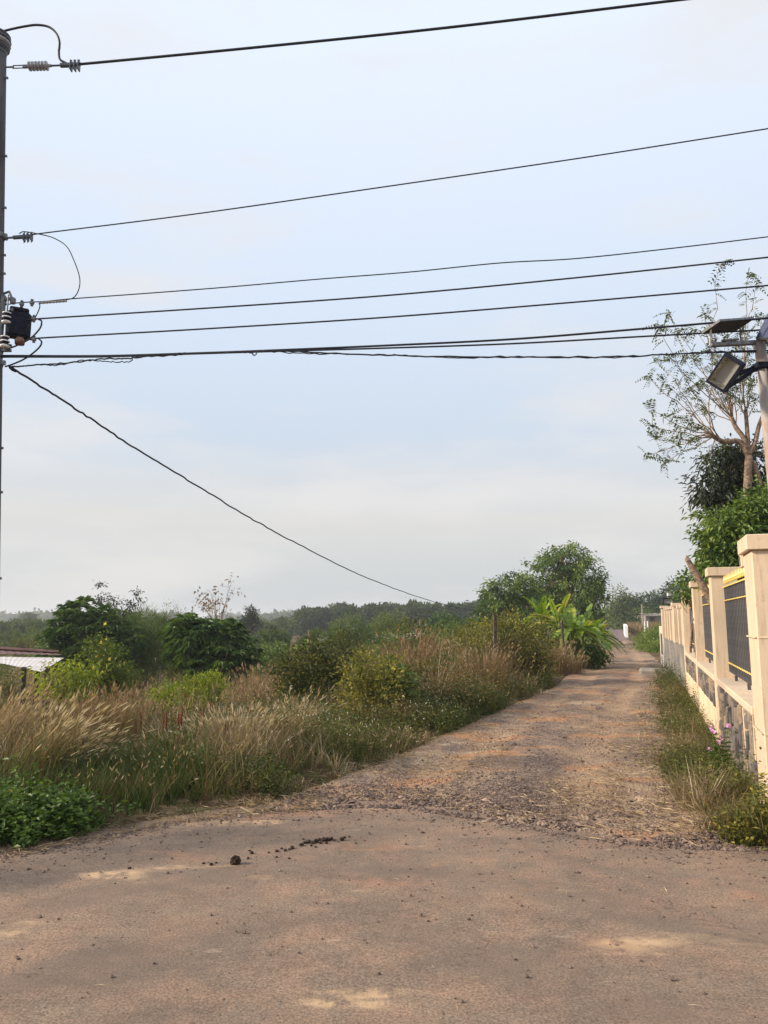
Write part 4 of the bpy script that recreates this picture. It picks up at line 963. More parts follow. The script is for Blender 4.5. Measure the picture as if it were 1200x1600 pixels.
# a. roadside verge on the field side
g = Geo(); gp = Geo(); gw = Geo()
def heads_to(G_, L, W, t0, t1, mat=0):
    def f(P, d):
        if len(P): G_.leaves(rng, P, d + rng.normal(0, .08, d.shape), L * rng.uniform(.6, 1.3, len(P)), W, .3, .12, mat, rng.uniform(t0, t1, len(P)), mid=.4)
        if len(P): G_.leaves(rng, P, d + rng.normal(0, .08, d.shape), L * rng.uniform(.6, 1.3, len(P)), W, -.3, .12, mat, rng.uniform(t0, t1, len(P)), mid=.4)
    return f
def tufts(g, rng, x, y, per, rad, L, tint, wd, zf, tv=.07, lean=.38, curve=.32, wild=.14):
    i = np.repeat(np.arange(len(x)), per); m = len(i); a = rng.uniform(0, 6.283, m); r = np.abs(rng.normal(0, 1, m)) * np.broadcast_to(rad, (len(x),))[i]
    xx = x[i] + r * np.cos(a); yy = y[i] + r * np.sin(a)
    ln = lean * np.where(rng.random(m) < wild, rng.uniform(1.5, 3.2, m), 1.0)
    return g.blades(rng, np.stack([xx, yy, zf(xx, yy) - .012], 1), L[i] * np.clip(rng.normal(1, .27, m), .3, 1.6), np.broadcast_to(wd, (len(x),))[i] * rng.uniform(.6, 1.4, m), ln, curve, np.clip(tint[i] + rng.normal(0, tv, m), 0, 1), 0, a + rng.normal(0, .6, m))
N = 9000; x = rng.uniform(-9, 4.5, N); y = rng.uniform(3.5, 17, N)
s_ = track_dist(x, y); mid_ = .5 * (lane_l(y) + lane_r(y))
ok = (np.abs(x / y) < .57) & (x < mid_) & (s_ > .03) & (rng.random(N) < np.clip(1.2 * np.exp(-np.maximum(y - 7.5, 0) / 6.0), 0, 1)); x, y, s_ = x[ok], y[ok], s_[ok]
zone = fbm(x * .7, y * .7, 55); z2 = fbm(x * 2.4, y * 2.4, 57)
ti = .15 + (zone - .36) * 1.9 + (z2 - .44) * 1.1 + rng.normal(0, .17, len(x)); ti = np.where(s_ < .32, ti + .30, ti); ti = np.clip(ti, .02, .98)
LL = (.07 + .24 * sstep(.05, .9, s_)) * rng.lognormal(0, .38, len(x)) * (.6 + .9 * z2)
ppx = 600 + x / y * FH; LL = LL * np.where((ppx > 430) & (ppx < 660) & (y > 9.2), .5, 1.0)
tufts(g, rng, x, y, 22, .045, LL, ti, .0065, zsurf)
# strips of drier, longer grass
def at_g(px, D): p = gx(px, D); return p[0], p[1]
for px, D, n, rx, ry, L, t_, wd in ((250, 8.2, 1200, .35, .3, .5, .38, .007), (300, 7.6, 1300, .35, .25, .40, .28, .008), (380, 8.1, 1700, .22, .3, .62, .74, .006), (350, 9.0, 1500, .4, .35, .6, .66, .006),
                                    (420, 8.8, 800, .3, .3, .45, .60, .005), (505, 8.9, 1400, .35, .3, .36, .30, .006), (560, 9.3, 1200, .3, .25, .30, .62, .005), (640, 10.0, 1400, .4, .25, .22, .62, .005),
                                    (260, 10.4, 1300, .5, .4, .6, .62, .006), (400, 11.5, 1000, .4, .5, .5, .6, .006), (90, 8.6, 900, .45, .3, .45, .55, .006), (700, 11.8, 1500, .5, .4, .42, .24, .006), (760, 13.6, 1500, .5, .5, .5, .22, .007),
                                    (180, 7.0, 1500, .4, .25, .34, .42, .006), (470, 10.2, 500, .3, .25, .34, .5, .005)):
    cx, cy = at_g(px, D); grass_patch(g, rng, n, cx, cy, rx, ry, L * .72, t_, .13, .3, .3, wd, keep=offroad, heads=.10 if t_ > .5 else .03, gh=heads_to(gp, .07, .010, .3, 1.0))
tag(g.build('verge_grass', M['grass']), 'mixed green and dry grass covering the roadside bank', 'grass', kind='stuff')
# pale seed heads all through the bank
N = 1700; x = rng.uniform(-5, 2.5, N); y = rng.uniform(6, 13, N); s_ = track_dist(x, y); ok = (s_ > .3) & (x < lane_l(y)) & (fbm(x * .9, y * .9, 63) > .42); x, y = x[ok], y[ok]
P = np.stack([x, y, zsurf(x, y)], 1); tp, d = gp.blades(rng, P, rng.uniform(.22, .48, len(x)), .003, .25, .2, .4)
dd = d / np.linalg.norm(d, axis=1)[:, None]; heads_to(gp, .06, .009, .25, 1.0)(tp - dd * .02, dd)
tag(gp.build('seed_heads', M['plume']), 'pale seed heads nodding over the roadside grass', 'grass', kind='stuff')
# b. weeds with small leaves and white specks of flower
gw = Geo(); gf = Geo()
def weed_zone(px, D, rx, ry, n, h, t0, leafL=.035, fl=.02, per=16, free=False):
    cx, cy = at_g(px, D); x = rng.normal(cx, rx, n); y = rng.normal(cy, ry, n); k = offroad(x, y) | free; x, y = x[k], y[k]; m = len(x)
    hh = h * rng.lognormal(0, .3, m); B = np.stack([x, y, zsurf(x, y)], 1)
    idx = np.repeat(np.arange(m), per); q_ = rng.random(len(idx))
    sd = rng.normal(0, .09, (m, 2))
    P = B[idx] + np.stack([sd[idx, 0] * q_, sd[idx, 1] * q_, hh[idx] * q_], 1) + rng.normal(0, .03, (len(idx), 3))
    D_ = rng.normal(0, 1, (len(idx), 3)); D_[:, 2] = D_[:, 2] * .4 + .3
    gw.leaves(rng, P, D_, leafL * rng.uniform(.6, 1.5, len(idx)), leafL * .5, .15, .15, 0, np.clip(rng.normal(t0, .2, len(idx)), 0, 1))
    j = rng.random(m) < fl * 3.0
    if j.any():
        T = B[j] + np.stack([sd[j, 0], sd[j, 1], hh[j] * 1.05], 1)
        for a in range(4):
            an = a * 1.571; Dv = np.tile(np.array((math.cos(an), -.35, math.sin(an))), (len(T), 1)); gf.leaves(rng, T, Dv, .010, .010, .1, 0, 0, rng.random(len(T)), mid=.6)
gnear = Geo(); gkeep = gw; gw = gnear
for a in ((45, 5.95, .28, .13, 330, .17, .62, .05, .0, 20), (95, 6.1, .16, .10, 150, .15, .58, .05, 0, 20), (15, 6.2, .35, .2, 240, .18, .58, .05, .0, 18), (-20, 5.8, .3, .25, 200, .18, .6, .05, 0, 16)): weed_zone(*a)
gw = gkeep
for a in (
          (250, 9.4, .5, .4, 260, .34, .45, .035, .03), (500, 9.0, .45, .3, 330, .34, .45, .033, .05), (560, 9.7, .45, .25, 300, .24, .4, .033, .05), (690, 11.4, .5, .3, 380, .26, .42, .033, .05),
          (760, 13.4, .5, .6, 380, .40, .45, .04, .04), (640, 11.0, .4, .25, 240, .22, .35, .035, .04), (820, 16.2, .5, .5, 260, .3, .4, .04, .02), (420, 9.6, .4, .4, 160, .4, .35, .033, .05), (300, 7.7, .4, .2, 180, .26, .35, .035, .02),
          (850, 18.0, .5, .6, 200, .22, .35, .04, .01), (720, 13.2, .5, .5, 380, .5, .25, .04, .05), (120, 9.4, .6, .6, 250, .5, .4, .04, .02), (420, 7.2, .18, .12, 130, .2, .35, .03, 0)): weed_zone(*a)
tag(gnear.build('roadside_weeds', M['weed']), 'lush dark green leafy weed patch at the road edge near the pole', 'weeds', kind='stuff')
tag(gw.build('verge_weeds', M['olive']), 'leafy green weeds growing through the roadside grass', 'weeds', kind='stuff')
tag(gf.build('weed_flowers', M['flower_w']), 'tiny white weed flowers speckled over the bank', 'flowers', kind='stuff')
gw2 = gw; gw = Geo(); gf2 = gf; gf = Geo()
for a in ((225, 10.6, .5, .4, 300, .42, .25, .04, 0), (310, 10.9, .5, .4, 260, .36, .3, .04, 0), (415, 10.4, .35, .35, 220, .38, .2, .035, .01), (475, 10.9, .45, .35, 240, .36, .3, .04, .02), (130, 10.8, .5, .4, 260, .45, .25, .045, 0), (330, 8.9, .3, .25, 170, .34, .35, .035, .02), (240, 8.0, .3, .2, 90, .28, .5, .035, .02), (395, 7.7, .2, .18, 90, .22, .4, .03, 0), (150, 8.0, .3, .22, 100, .3, .4, .04, 0), (60, 10.8, .5, .4, 200, .5, .3, .045, 0), (650, 12.2, .35, .3, 220, .4, .2, .035, .02), (360, 13.0, .8, .6, 260, .4, .25, .045, 0), (440, 14, .8, .8, 220, .4, .3, .05, 0)): weed_zone(*a)
tag(gw.build('dark_weeds', M['mango']), 'dark green weeds between the dry grass clumps', 'weeds', kind='stuff'); gw = Geo(); tag(gf.build('bank_flowers', M['flower_w']), 'scattered pale flowers on the dark bank weeds', 'flowers', kind='stuff'); gf = Geo()
gd = Geo(); N = 1500; x = rng.uniform(-5.5, 2.6, N); y = rng.uniform(6.3, 14, N); k = (track_dist(x, y) > .3) & (x < lane_l(y)) & (fbm(x * .9, y * .9, 99) > .45); x, y = x[k], y[k]
gd.blades(rng, np.stack([x, y, zsurf(x, y)], 1), rng.uniform(.3, .85, len(x)), .006, .75, .35, rng.uniform(.0, 1, len(x)))
for px, D, n, r_ in ((445, 9.3, 160, .22), (420, 9.0, 90, .15), (612, 11.6, 140, .2)):
    cx, cy = at_g(px, D); x = rng.normal(cx, r_, n); y = rng.normal(cy, r_, n); gd.blades(rng, np.stack([x, y, zsurf(x, y)], 1), rng.uniform(.3, .6, n), .008, 1.0, .3, rng.uniform(.2, .9, n))
tag(gd.build('dead_stems', M['dry_leaf']), 'broken dead stems lying through the bank grass', 'stems', kind='stuff')
for a in ((700, 13.6, .7, .6, 330, .75, .5, .04, 0), (650, 13.2, .4, .4, 160, .55, .4, .04, 0), (450, 9.2, .3, .25, 160, .32, .5, .035, 0), (500, 12.0, .5, .4, 200, .28, .5, .04, 0), (215, 12.6, .7, .6, 220, .6, .4, .04, 0), (60, 8.6, .4, .3, 160, .45, .4, .035, 0), (610, 11.4, .3, .2, 120, .3, .3, .035, 0), (745, 15.4, .3, .3, 160, .7, .4, .04, 0)): weed_zone(*a)
tag(gw.build('dry_weeds', M['dry_leaf']), 'brown withered weeds among the bank grass', 'weeds', kind='stuff'); gf = gf2
# c. strip between lane and wall
rng = np.random.default_rng(101); g = Geo(); gw = Geo(); gf = Geo()
N = 60000; y = rng.uniform(5.5, 24, N); x = rng.uniform(2, 10, N)
wx = (WA * WN[0] + WD[0] * ((y - WA * WN[1]) / WD[1])); ok = (x > lane_r(y) - .12 - .35 * (fbm(x * 1.5, y * 1.5, 73) - .35)) & (x < wx - .03) & (y > ye(x) + .12) & (rng.random(N) < np.exp(-np.maximum(y - 8, 0) / 9)); x, y = x[ok], y[ok]; s_ = track_dist(x, y)
z2 = fbm(x * 2, y * 2, 71); ti = np.clip(.44 + (z2 - .44) * 1.3 + rng.normal(0, .17, len(x)), 0, 1)
g.blades(rng, np.stack([x, y, zsurf(x, y) - .01], 1), (.07 + .15 * sstep(.02, .5, s_)) * rng.lognormal(0, .3, len(x)) * (.8 + .5 * z2), .0055, .45, .35, ti)
for px, D, n, rx, ry, L, t_ in ((1100, 6.8, 700, .14, .16, .28, .66), (1150, 6.5, 700, .2, .15, .32, .55), (1060, 7.0, 500, .12, .2, .28, .72), (1190, 6.3, 700, .15, .15, .38, .3), (1170, 6.2, 300, .05, .05, .42, .84), (1085, 6.6, 260, .04, .05, .34, .85), (1040, 6.75, 160, .03, .03, .22, .9), (1105, 6.25, 260, .05, .05, .40, .82), (1180, 6.05, 900, .14, .12, .34, .35), (1160, 6.2, 600, .15, .12, .3, .5), (1200, 5.95, 600, .10, .10, .36, .3), (1130, 6.3, 500, .15, .1, .26, .6), (1050, 7.8, 700, .15, .35, .2, .4), (1030, 8.6, 500, .12, .5, .14, .5)):
    cx, cy = at_g(px, D); grass_patch(g, rng, n, cx, cy, rx, ry, L, t_, .13, .5, .3, .006, keep=offroad)
for px, D, n, rx, ry, L, t_ in ((1166, 5.70, 420, .07, .04, .36, .35), (1150, 5.78, 420, .09, .05, .30, .45), (1120, 5.95, 380, .12, .07, .24, .55), (1172, 5.72, 60, .03, .03, .42, .85)):
    cx, cy = at_g(px, D); grass_patch(g, rng, n, cx, cy, rx, ry, L, t_, .15, .45, .3, .006)
tag(g.build('wall_foot_grass', M['grass']), 'scruffy greenish brown grass along the foot of the wall', 'grass', kind='stuff')
for a in ((1075, 8.6, .35, .5, 220, .15, .55, .03, .0), (1110, 7.5, .28, .3, 190, .16, .6, .03, 0), (1062, 11, .25, .8, 240, .20, .42, .03, .015), (1054, 14, .25, 1.0, 240, .24, .36, .035, .015), (1048, 17.5, .3, 1.0, 240, .3, .34, .04, .01), (1150, 6.9, .3, .2, 150, .16, .65, .03, 0),
          (1190, 6.05, .12, .08, 90, .14, .75, .035, 0), (1190, 6.0, .12, .12, 170, .34, .55, .045, 0), (1165, 6.15, .12, .1, 90, .24, .5, .04, 0), (1200, 5.9, .08, .08, 90, .36, .6, .045, 0), (1040, 8.2, .2, .3, 130, .14, .3, .03, 0), (1080, 7.0, .2, .2, 120, .18, .35, .03, 0), (1035, 21, .25, .8, 160, .3, .2, .04, 0), (1180, 6.6, .25, .2, 160, .3, .5, .035, 0), (1168, 5.70, .06, .035, 60, .32, .7, .045, 0, 18, True), (1146, 5.74, .06, .03, 40, .16, .75, .05, 0, 18, True)): weed_zone(*a)
tag(gw.build('wall_foot_weeds', M['olive']), 'small leafy weeds crowding the foot of the wall', 'weeds', kind='stuff')
tag(gf.build('wall_foot_flowers', M['flower_w']), 'tiny pale flowers on weeds under the wall', 'flowers', kind='stuff')
# d. dry grass over the field beyond the bank, down to the far scrub
rng = np.random.default_rng(102); g = Geo(); gp = Geo()
N = 16000; D = 12 + rng.exponential(15, N); D = D[D < 85]; px = rng.uniform(-80, 930, len(D)); x = (px - 600) / FH * D; y = D
s_ = track_dist(x, y); zz = fbm(x * .33, y * .33, 81); z2 = fbm(x * 1.1, y * 1.1, 83); k = (s_ > .5) & (x < lane_l(y)) & (z2 + zz > .74); x, y, s_, zz, z2 = [q_[k][:5200] for q_ in (x, y, s_, zz, z2)]
ti = np.clip(.58 + (z2 - .44) * .9 + rng.normal(0, .14, len(x)), .05, 1)
L = (.24 + .42 * sstep(1, 9, s_)) * rng.lognormal(0, .3, len(x)) * (.7 + .7 * zz)
tp, d = tufts(g, rng, x, y, 18, .11, L, ti, .008 + .0005 * y, zt, .06, .24, .22, .08); y = np.repeat(y, 18); x = np.repeat(x, 18)
k = rng.random(len(x)) < .16; dd = d[k] / np.linalg.norm(d[k], axis=1)[:, None]
gp.leaves(rng, tp[k] - dd * .05, dd, .16, .02 + .0005 * y[k], .3, .1, 0, rng.uniform(.2, .75, k.sum()), mid=.4)
for px, D0, n, rx, ry, L_g, t_ in ((430, 19, 3500, 1.2, 1.6, .95, .64), (450, 24, 3500, 1.6, 2, 1.1, .66), (400, 16.5, 2000, .7, .8, .8, .6), (640, 20, 900, 1.0, 1.5, .85, .58), (690, 23, 1100, 1.0, 1.8, .9, .62), (735, 21, 900, .5, 1.0, .95, .64), (590, 24, 1100, 1.3, 2, .9, .6), (560, 17.5, 500, .7, .7, .6, .58), (210, 13, 1500, .6, .7, .7, .6)):
    cx, cy = at_g(px, D0); x = rng.normal(cx, rx, n); y = rng.normal(cy, ry, n); k = track_dist(x, y) > .8; x, y = x[k], y[k]
    tp2, d_ = g.blades(rng, np.stack([x, y, zt(x, y) - .03], 1), L_g * np.clip(rng.normal(1, .2, len(x)), .4, 1.4), .012 + .0004 * y, .18, .15, np.clip(rng.normal(t_, .09, len(x)), 0, 1))
    k = rng.random(len(x)) < .35; dd = d_[k] / np.linalg.norm(d_[k], axis=1)[:, None]; gp.leaves(rng, tp2[k] - dd * .05, dd, .17, .03, .3, .1, 0, rng.uniform(.15, .6, k.sum()), mid=.4)
tag(g.build('field_grass', M['grass']), 'tall dry straw coloured grass filling the fallow field', 'grass', kind='stuff')
tag(gp.build('field_seed_heads', M['plume']), 'pinkish seed plumes over the dry field grass', 'grass', kind='stuff')

# ------------------------------------------------------------------ single grass clumps
def clump(name, label, px, D, n, rad, L, tint, tv=.14, lean=.25, curve=.25, wd=.007, az=None, plume=.2, pl=(.16, .018), prange=(.5, 1.0), seed=1, group=None, pm='plume', stem=False):
    rng = np.random.default_rng(seed); b = gx(px, D); b[2] = float(zsurf(b[0], b[1])); t = thing(name, label, 'grass', b, group=group)
    r_ = np.abs(rng.normal(0, rad, n)); a = rng.uniform(0, 6.283, n); P = np.stack([r_ * np.cos(a), r_ * np.sin(a), np.full(n, -.03)], 1)
    P[:, 2] += (zsurf(P[:, 0] + b[0], P[:, 1] + b[1]) - b[2])
    g = Geo(); aa = a if az is None else rng.normal(az, .55, n)
    tp, d = g.blades(rng, P, L * np.clip(rng.normal(1, .22, n), .35, 1.35), wd * rng.uniform(.6, 1.3, n), lean, curve, np.clip(rng.normal(tint, tv, n), 0, 1), 0, aa)
    g.build('blades', M['grass'], t)['kind'] = 'stuff'
    k = rng.random(n) < plume
    if k.any():
        g = Geo(); dd = d[k] / np.linalg.norm(d[k], axis=1)[:, None]; m = k.sum(); ty = rng.uniform(*prange, m); LL = pl[0] * rng.uniform(.6, 1.3, m)
        for f_ in (.35, -.35): g.leaves(rng, tp[k] - dd * .03, dd + rng.normal(0, .05, dd.shape), LL, pl[1] * rng.uniform(.7, 1.2, m), f_, .18, 0, ty, mid=.4)
        g.build('plumes', M[pm], t)['kind'] = 'stuff'
    return t
clump('plume_grass', 'pale bent plume grass leaning over at the road bank', 62, 7.5, 620, .22, .80, .56, .16, .38, .28, .0065, 0.25, .30, (.13, .011), (.7, 1.0), 11)
clump('plume_grass', 'lower pale plume grass drooping beside the bent clump', 108, 7.9, 260, .2, .62, .6, .14, .42, .34, .006, .1, .35, (.12, .010), (.65, 1.0), 12)
clump('dry_grass_clump', 'large orange brown dry grass clump in front of the shed bushes', 165, 9.6, 2300, .32, .80, .64, .07, .16, .12, .007, None, .5, (.09, .012), (.15, .6), 13)
clump('dry_grass_clump', 'tan dry grass clump between the plume grass and orange clump', 112, 9.2, 1000, .24, .55, .70, .09, .2, .2, .007, None, .3, (.1, .013), (.4, .9), 14)
clump('dry_grass_clump', 'tall straw grass clump under the shed eave at the picture edge', -2, 9.8, 1200, .2, 1.0, .76, .09, .2, .2, .0075, .6, .3, (.14, .016), (.4, .9), 15)
clump('dry_grass_clump', 'brown arching grass tangle below the tall straw clump', 18, 8.2, 900, .3, .75, .63, .1, .6, .45, .006, None, .1, (.1, .012), (.3, .8), 16)
clump('dry_grass_clump', 'upright blond grass clump standing right of the red spikes', 372, 8.6, 900, .18, .52, .80, .08, .22, .2, .006, None, .4, (.1, .014), (.5, 1.0), 17)
clump('dry_grass_clump', 'blond grass tuft sprouting beside the low dark olive bush', 462, 10.2, 420, .08, .62, .84, .06, .25, .3, .007, None, .2, (.12, .014), (.6, 1.0), 18)
clump('dry_grass_clump', 'rusty dry grass clump under the wooden fence post', 752, 15.6, 1100, .3, .95, .66, .09, .22, .2, .009, None, .2, (.12, .016), (.3, .8), 19)
clump('dry_grass_clump', 'pale brown dry grass clump at the grey fence post foot', 862, 22.0, 900, .28, .8, .70, .08, .2, .15, .010, None, .35, (.12, .02), (.3, .8), 20)
clump('dry_grass_clump', 'small pale dry grass clump under the banana leaves', 892, 22.4, 500, .2, .5, .72, .08, .22, .2, .010, None, .35, (.12, .02), (.3, .8), 21)
clump('reed_clump', 'fresh green reed clump behind the blond grass', 285, 8.4, 480, .28, .5, .32, .12, .2, .25, .010, None, .06, (.12, .014), (.5, 1.0), 22)
_used = {}
def where(px, D):
    a = ('beyond the shed', 'behind the first mango tree', 'behind the rounded mango tree', 'behind the olive bush', 'behind the yellow green bush', 'near the tangled lane bush')[int(np.searchsorted((110, 235, 400, 545, 660), px))]
    return a + (', close by', ', a little way off', ', midway out', ', far out')[int(np.searchsorted((24, 33, 45), D))]
rng = np.random.default_rng(9)
mid_cl = []
for k in range(30):
    D = rng.uniform(19, 42); px = rng.uniform(370, 700)
    x = (px - 600) / FH * D
    if track_dist(x, D) < 2.2: continue
    mid_cl.append(clump('tall_grass_clump', 'tall pinkish brown plume grass clump ' + where(px, D), px, D, 420, .4, 1.1 * rng.uniform(.8, 1.15), .66, .09, .16, .14, .012 + .0004 * D, None, .5, (.2, .022 + .0005 * D), (.1, .6), 200 + k, 'plume grass clumps in the field'))
# reddish flower spikes standing in the grass
sp = Geo(); sp.tube([(0, 0, 0), (.01, 0, .45)], .004, 4, 1); sp.lathe([(0, .006), (.02, .014), (.12, .016), (.2, .011), (.25, .003)], (.01, 0, .42), (.05, 0, 1), 7, 0); sp = sp.mesh('spike', [M['red_spike'], M['stemgreen']])
for k, (px, py, D, s_) in enumerate([(54, 1205, 7.3, 1.1), (50, 1172, 7.6, .9), (83, 1165, 7.9, .9), (225, 1120, 9.4, .8), (251, 1130, 9.0, .85), (262, 1125, 9.1, .9), (277, 1122, 9.2, 1.2), (280, 1127, 9.0, 1.0), (320, 1128, 9.0, .9), (327, 1111, 9.4, .95),
                                     (302, 1175, 8.2, .8), (285, 1180, 8.1, .8), (355, 1150, 8.6, .9), (348, 1158, 8.4, .8), (362, 1160, 8.4, .8), (123, 1110, 9.9, .9), (135, 1185, 7.8, .7), (215, 1165, 8.3, .7)]):
    p = at(px, py, D); gz = float(zsurf(p[0], p[1])); o = inst('red_flower_spike', sp, None, (p[0], p[1], p[2] - .55 * s_), (.05 * math.sin(k * 3), .08 * math.cos(k * 2.3), k), (s_, s_, max(s_, 1.0)))
    g_ = o.location.z
    if g_ > gz: o.scale[2] = (p[2] - gz) / .55; o.location.z = gz
    tag(o, 'dark red flower spike rising from the bank grass', 'flower', 'dark red flower spikes in the bank grass')

# ------------------------------------------------------------------ bushes on the bank and in the field
def B(px, D): return gx(px, D)
tree('green_shrub', 'bright yellow green round shrub beyond the red flower spikes', 'shrub', B(292, 13.6), [lob(275, 1092, 13.6, 36, 26), lob(318, 1084, 13.8, 34, 30), lob(300, 1112, 13.4, 48, 22), lob(255, 1108, 13.4, 24, 18)],
     'bright', 300, 32, .07, .06, .026, .1, .5, -.35, .62, .22, 31, .03, .3, 30)
tree('olive_bush', 'dark olive bush with twiggy crown in the middle of the bank', 'shrub', B(505, 15), [lob(480, 1048, 14.2, 44, 44), lob(532, 1032, 14.5, 40, 36), lob(500, 1085, 14.0, 56, 40), lob(452, 1060, 14.0, 26, 28)],
     'olive', 380, 28, .10, .075, .034, .15, .5, 0, .30, .2, 32, .04, .25, 60, 'twig')
tree('yellow_green_bush', 'leafy yellow green bush next to the lane bank', 'shrub', B(585, 12.2), [lob(565, 1068, 12.2, 34, 44), lob(592, 1092, 12.1, 50, 46), lob(566, 1125, 12.0, 42, 34), lob(610, 1058, 12.6, 26, 30)],
     'olive', 230, 26, .09, .075, .034, .15, .5, -.1, .78, .18, 33, .03, .2, 50, 'twig')
tree('dark_green_bush', 'glossy dark green bush leaning on the yellow green one', 'shrub', B(622, 12.2), [lob(622, 1078, 12.2, 26, 36), lob(634, 1108, 12.1, 24, 36), lob(612, 1056, 12.4, 20, 20)],
     'mango', 110, 24, .09, .085, .030, .3, .4, .35, .62, .2, 34, .03, .25, 30)
tree('tangled_bush', 'tall tangled yellowish bush behind the wooden fence post', 'shrub', B(808, 19.0), [lob(800, 1000, 19, 52, 36), lob(840, 1010, 19.4, 34, 40), lob(765, 1000, 18.6, 34, 34), lob(815, 1040, 19, 44, 28), lob(745, 1030, 18.4, 24, 36)],
     'olive', 360, 28, .13, .09, .038, .15, .5, 0, .66, .22, 35, .05, .25, 110, 'twig')
tree('green_shrub', 'small leafy shrub against the near side of the fence post', 'shrub', B(735, 17.5), [lob(735, 1010, 17.5, 22, 32), lob(728, 1040, 17.3, 18, 24)], 'olive', 70, 22, .11, .08, .03, .15, .5, 0, .6, .2, 36, .03, .25, 30, 'twig')
t, C, Nn, rg = tree('yellow_flower_shrub', 'shrub dotted with yellow flowers behind the shed roof', 'shrub', B(165, 17), [lob(155, 1020, 17, 22, 28), lob(175, 1040, 17, 24, 34), lob(150, 1060, 16.8, 24, 26), lob(190, 1060, 17.2, 22, 26)],
     'bright', 150, 26, .10, .08, .03, .2, .4, .1, .22, .16, 37, .04, .3, 40)
flowers(t, rg, C, Nn, 34, .045, M['flower_y'])
t, C, Nn, rg = tree('pale_leaf_shrub', 'straggly yellow leaved shrub with bare white stems by the shed', 'shrub', B(95, 12.8), [lob(75, 1050, 12.8, 20, 12), lob(110, 1062, 12.9, 30, 22), lob(130, 1048, 13.0, 24, 18), lob(120, 1090, 12.8, 26, 14), lob(92, 1080, 12.7, 26, 14)],
     'bright', 90, 16, .10, .095, .036, .3, .4, .2, .62, .25, 38, .022, .35, 30, 'twig')
g = Geo()
for a, b in (((58, 1120), (75, 1055)), ((62, 1122), (102, 1062)), ((52, 1118), (63, 1075)), ((40, 1120), (66, 1084)), ((66, 1118), (70, 1080))):
    p0 = at(*a, 12.2) - B(95, 12.8); p1 = at(*b, 12.6) - B(95, 12.8); p0[2] = min(p0[2], .2); limb(g, rg, p0 - np.array((0, 0, .4)), p1, .012, .006, 5, 6, .03)
g.build('bare_stems', M['straw'], t)
MG = dict(whorl=True, rough=.7, n=560, per=15, cr=.13, L=.30, W=.075, droop=.5, out=.5, down=.6, t0=.66, tv=.25, trunk=.10, limbs=24, shell=.55, fold=.2)
tree('mango_tree', 'dense dark mango tree with drooping leaves behind the shed', 'tree', B(140, 26), [lob(130, 975, 26, 46, 30), lob(128, 958, 26, 24, 18), lob(100, 1000, 25.6, 30, 34), lob(165, 985, 26, 34, 30), lob(190, 1005, 26, 30, 26), lob(140, 1020, 26, 46, 26)], 'mango', seed=41, **MG)
tree('mango_tree', 'rounded dark mango tree standing behind the bright shrub', 'tree', B(325, 23), [lob(310, 990, 23, 40, 26), lob(345, 1000, 23, 36, 26), lob(355, 1030, 22.6, 32, 26), lob(300, 1012, 23, 34, 26), lob(325, 1045, 22.6, 26, 18), lob(285, 985, 23.4, 22, 20)], 'mango', seed=42, **MG)
tree('mango_tree', 'low mango tree with lighter leaves between the shed and yellow flowers', 'tree', B(225, 31), [lob(215, 1000, 31, 34, 30), lob(245, 1005, 31, 34, 26)], 'mango', seed=43, **{**MG, 'n': 160, 't0': .65})
# feathery shrub
def feather_extra(g, rng, C, Nn):
    m = 2400; i = rng.integers(0, len(C), m); D_ = rng.normal(0, .35, (m, 3)); D_[:, 2] += .8; D_ += Nn[i] * .5
    g.leaves(rng, C[i] + rng.normal(0, .08, (m, 3)), D_, rng.uniform(.2, .5, m), .022, .1, .15, 0, rng.uniform(.2, .9, m))
tree('feathery_shrub', 'tall feathery grey green shrub between the two mango trees', 'shrub', B(232, 27), [lob(232, 985, 27, 40, 30), lob(210, 1010, 27, 28, 34), lob(255, 1010, 27, 30, 34), lob(232, 1035, 26.8, 44, 24)], 'feather', 230, 34, .16, .10, .014, .15, .4, -.3, .45, .2, 44, .05, .3, 40, 'twig', extra=feather_extra)
tree('wispy_shrub', 'wispy thin twigged shrub poking above the feathery one', 'shrub', B(262, 29), [lob(225, 962, 29, 24, 14), lob(265, 958, 29, 26, 14)], 'feather', 60, 10, .16, .12, .016, .15, .4, -.4, .75, .2, 45, .03, .4, 60, 'twig')
# copied scrub shrubs over the field: three kinds
rng = np.random.default_rng(300)
protos = []
for k, (leaf, t0, lab) in enumerate((('olive', .45, 'low olive scrub shrub'), ('broad', .55, 'leafy green scrub shrub'), ('feather', .6, 'pale grey green scrub shrub'))):
    rg = np.random.default_rng(310 + k)
    for v in range(2):
        g = Geo(); lb = [(np.array((rg.normal(0, .35), rg.normal(0, .3), rg.uniform(.55, 1.25))), np.array((.6, .6, .45)) * rg.uniform(.6, 1.1)) for _ in range(5)]
        C, Nn = crown_points(rg, lb, 130, 3 + k + v); foliage(g, rg, C, Nn, 20, .12, .11, .042, .2, .5, .1, 0, t0, .24); cm_ = g.mesh('crown', M[leaf])
        g = Geo()
        for i in rg.choice(len(C), 22): limb(g, rg, (rg.normal(0, .06), rg.normal(0, .06), -.1), C[i], .02, .006, 4, 5, .1)
        protos.append((cm_, g.mesh('stems', M['twig']), lab))
spots = []
for k in range(64):
    D = rng.uniform(22, 62); px = rng.uniform(-20, 800); x = (px - 600) / FH * D
    if track_dist(x, D) < 1.5 or (px > 380 and px < 480 and D < 32): continue
    spots.append((x, D, rng.integers(0, 6), rng.uniform(.55, 1.1) * (1 + .008 * D)))
for x, y in ((B(430, 30)[0], 30), (B(690, 34)[0], 34), (B(620, 30)[0], 30)): spots.append((x, y, 2, 1.3))
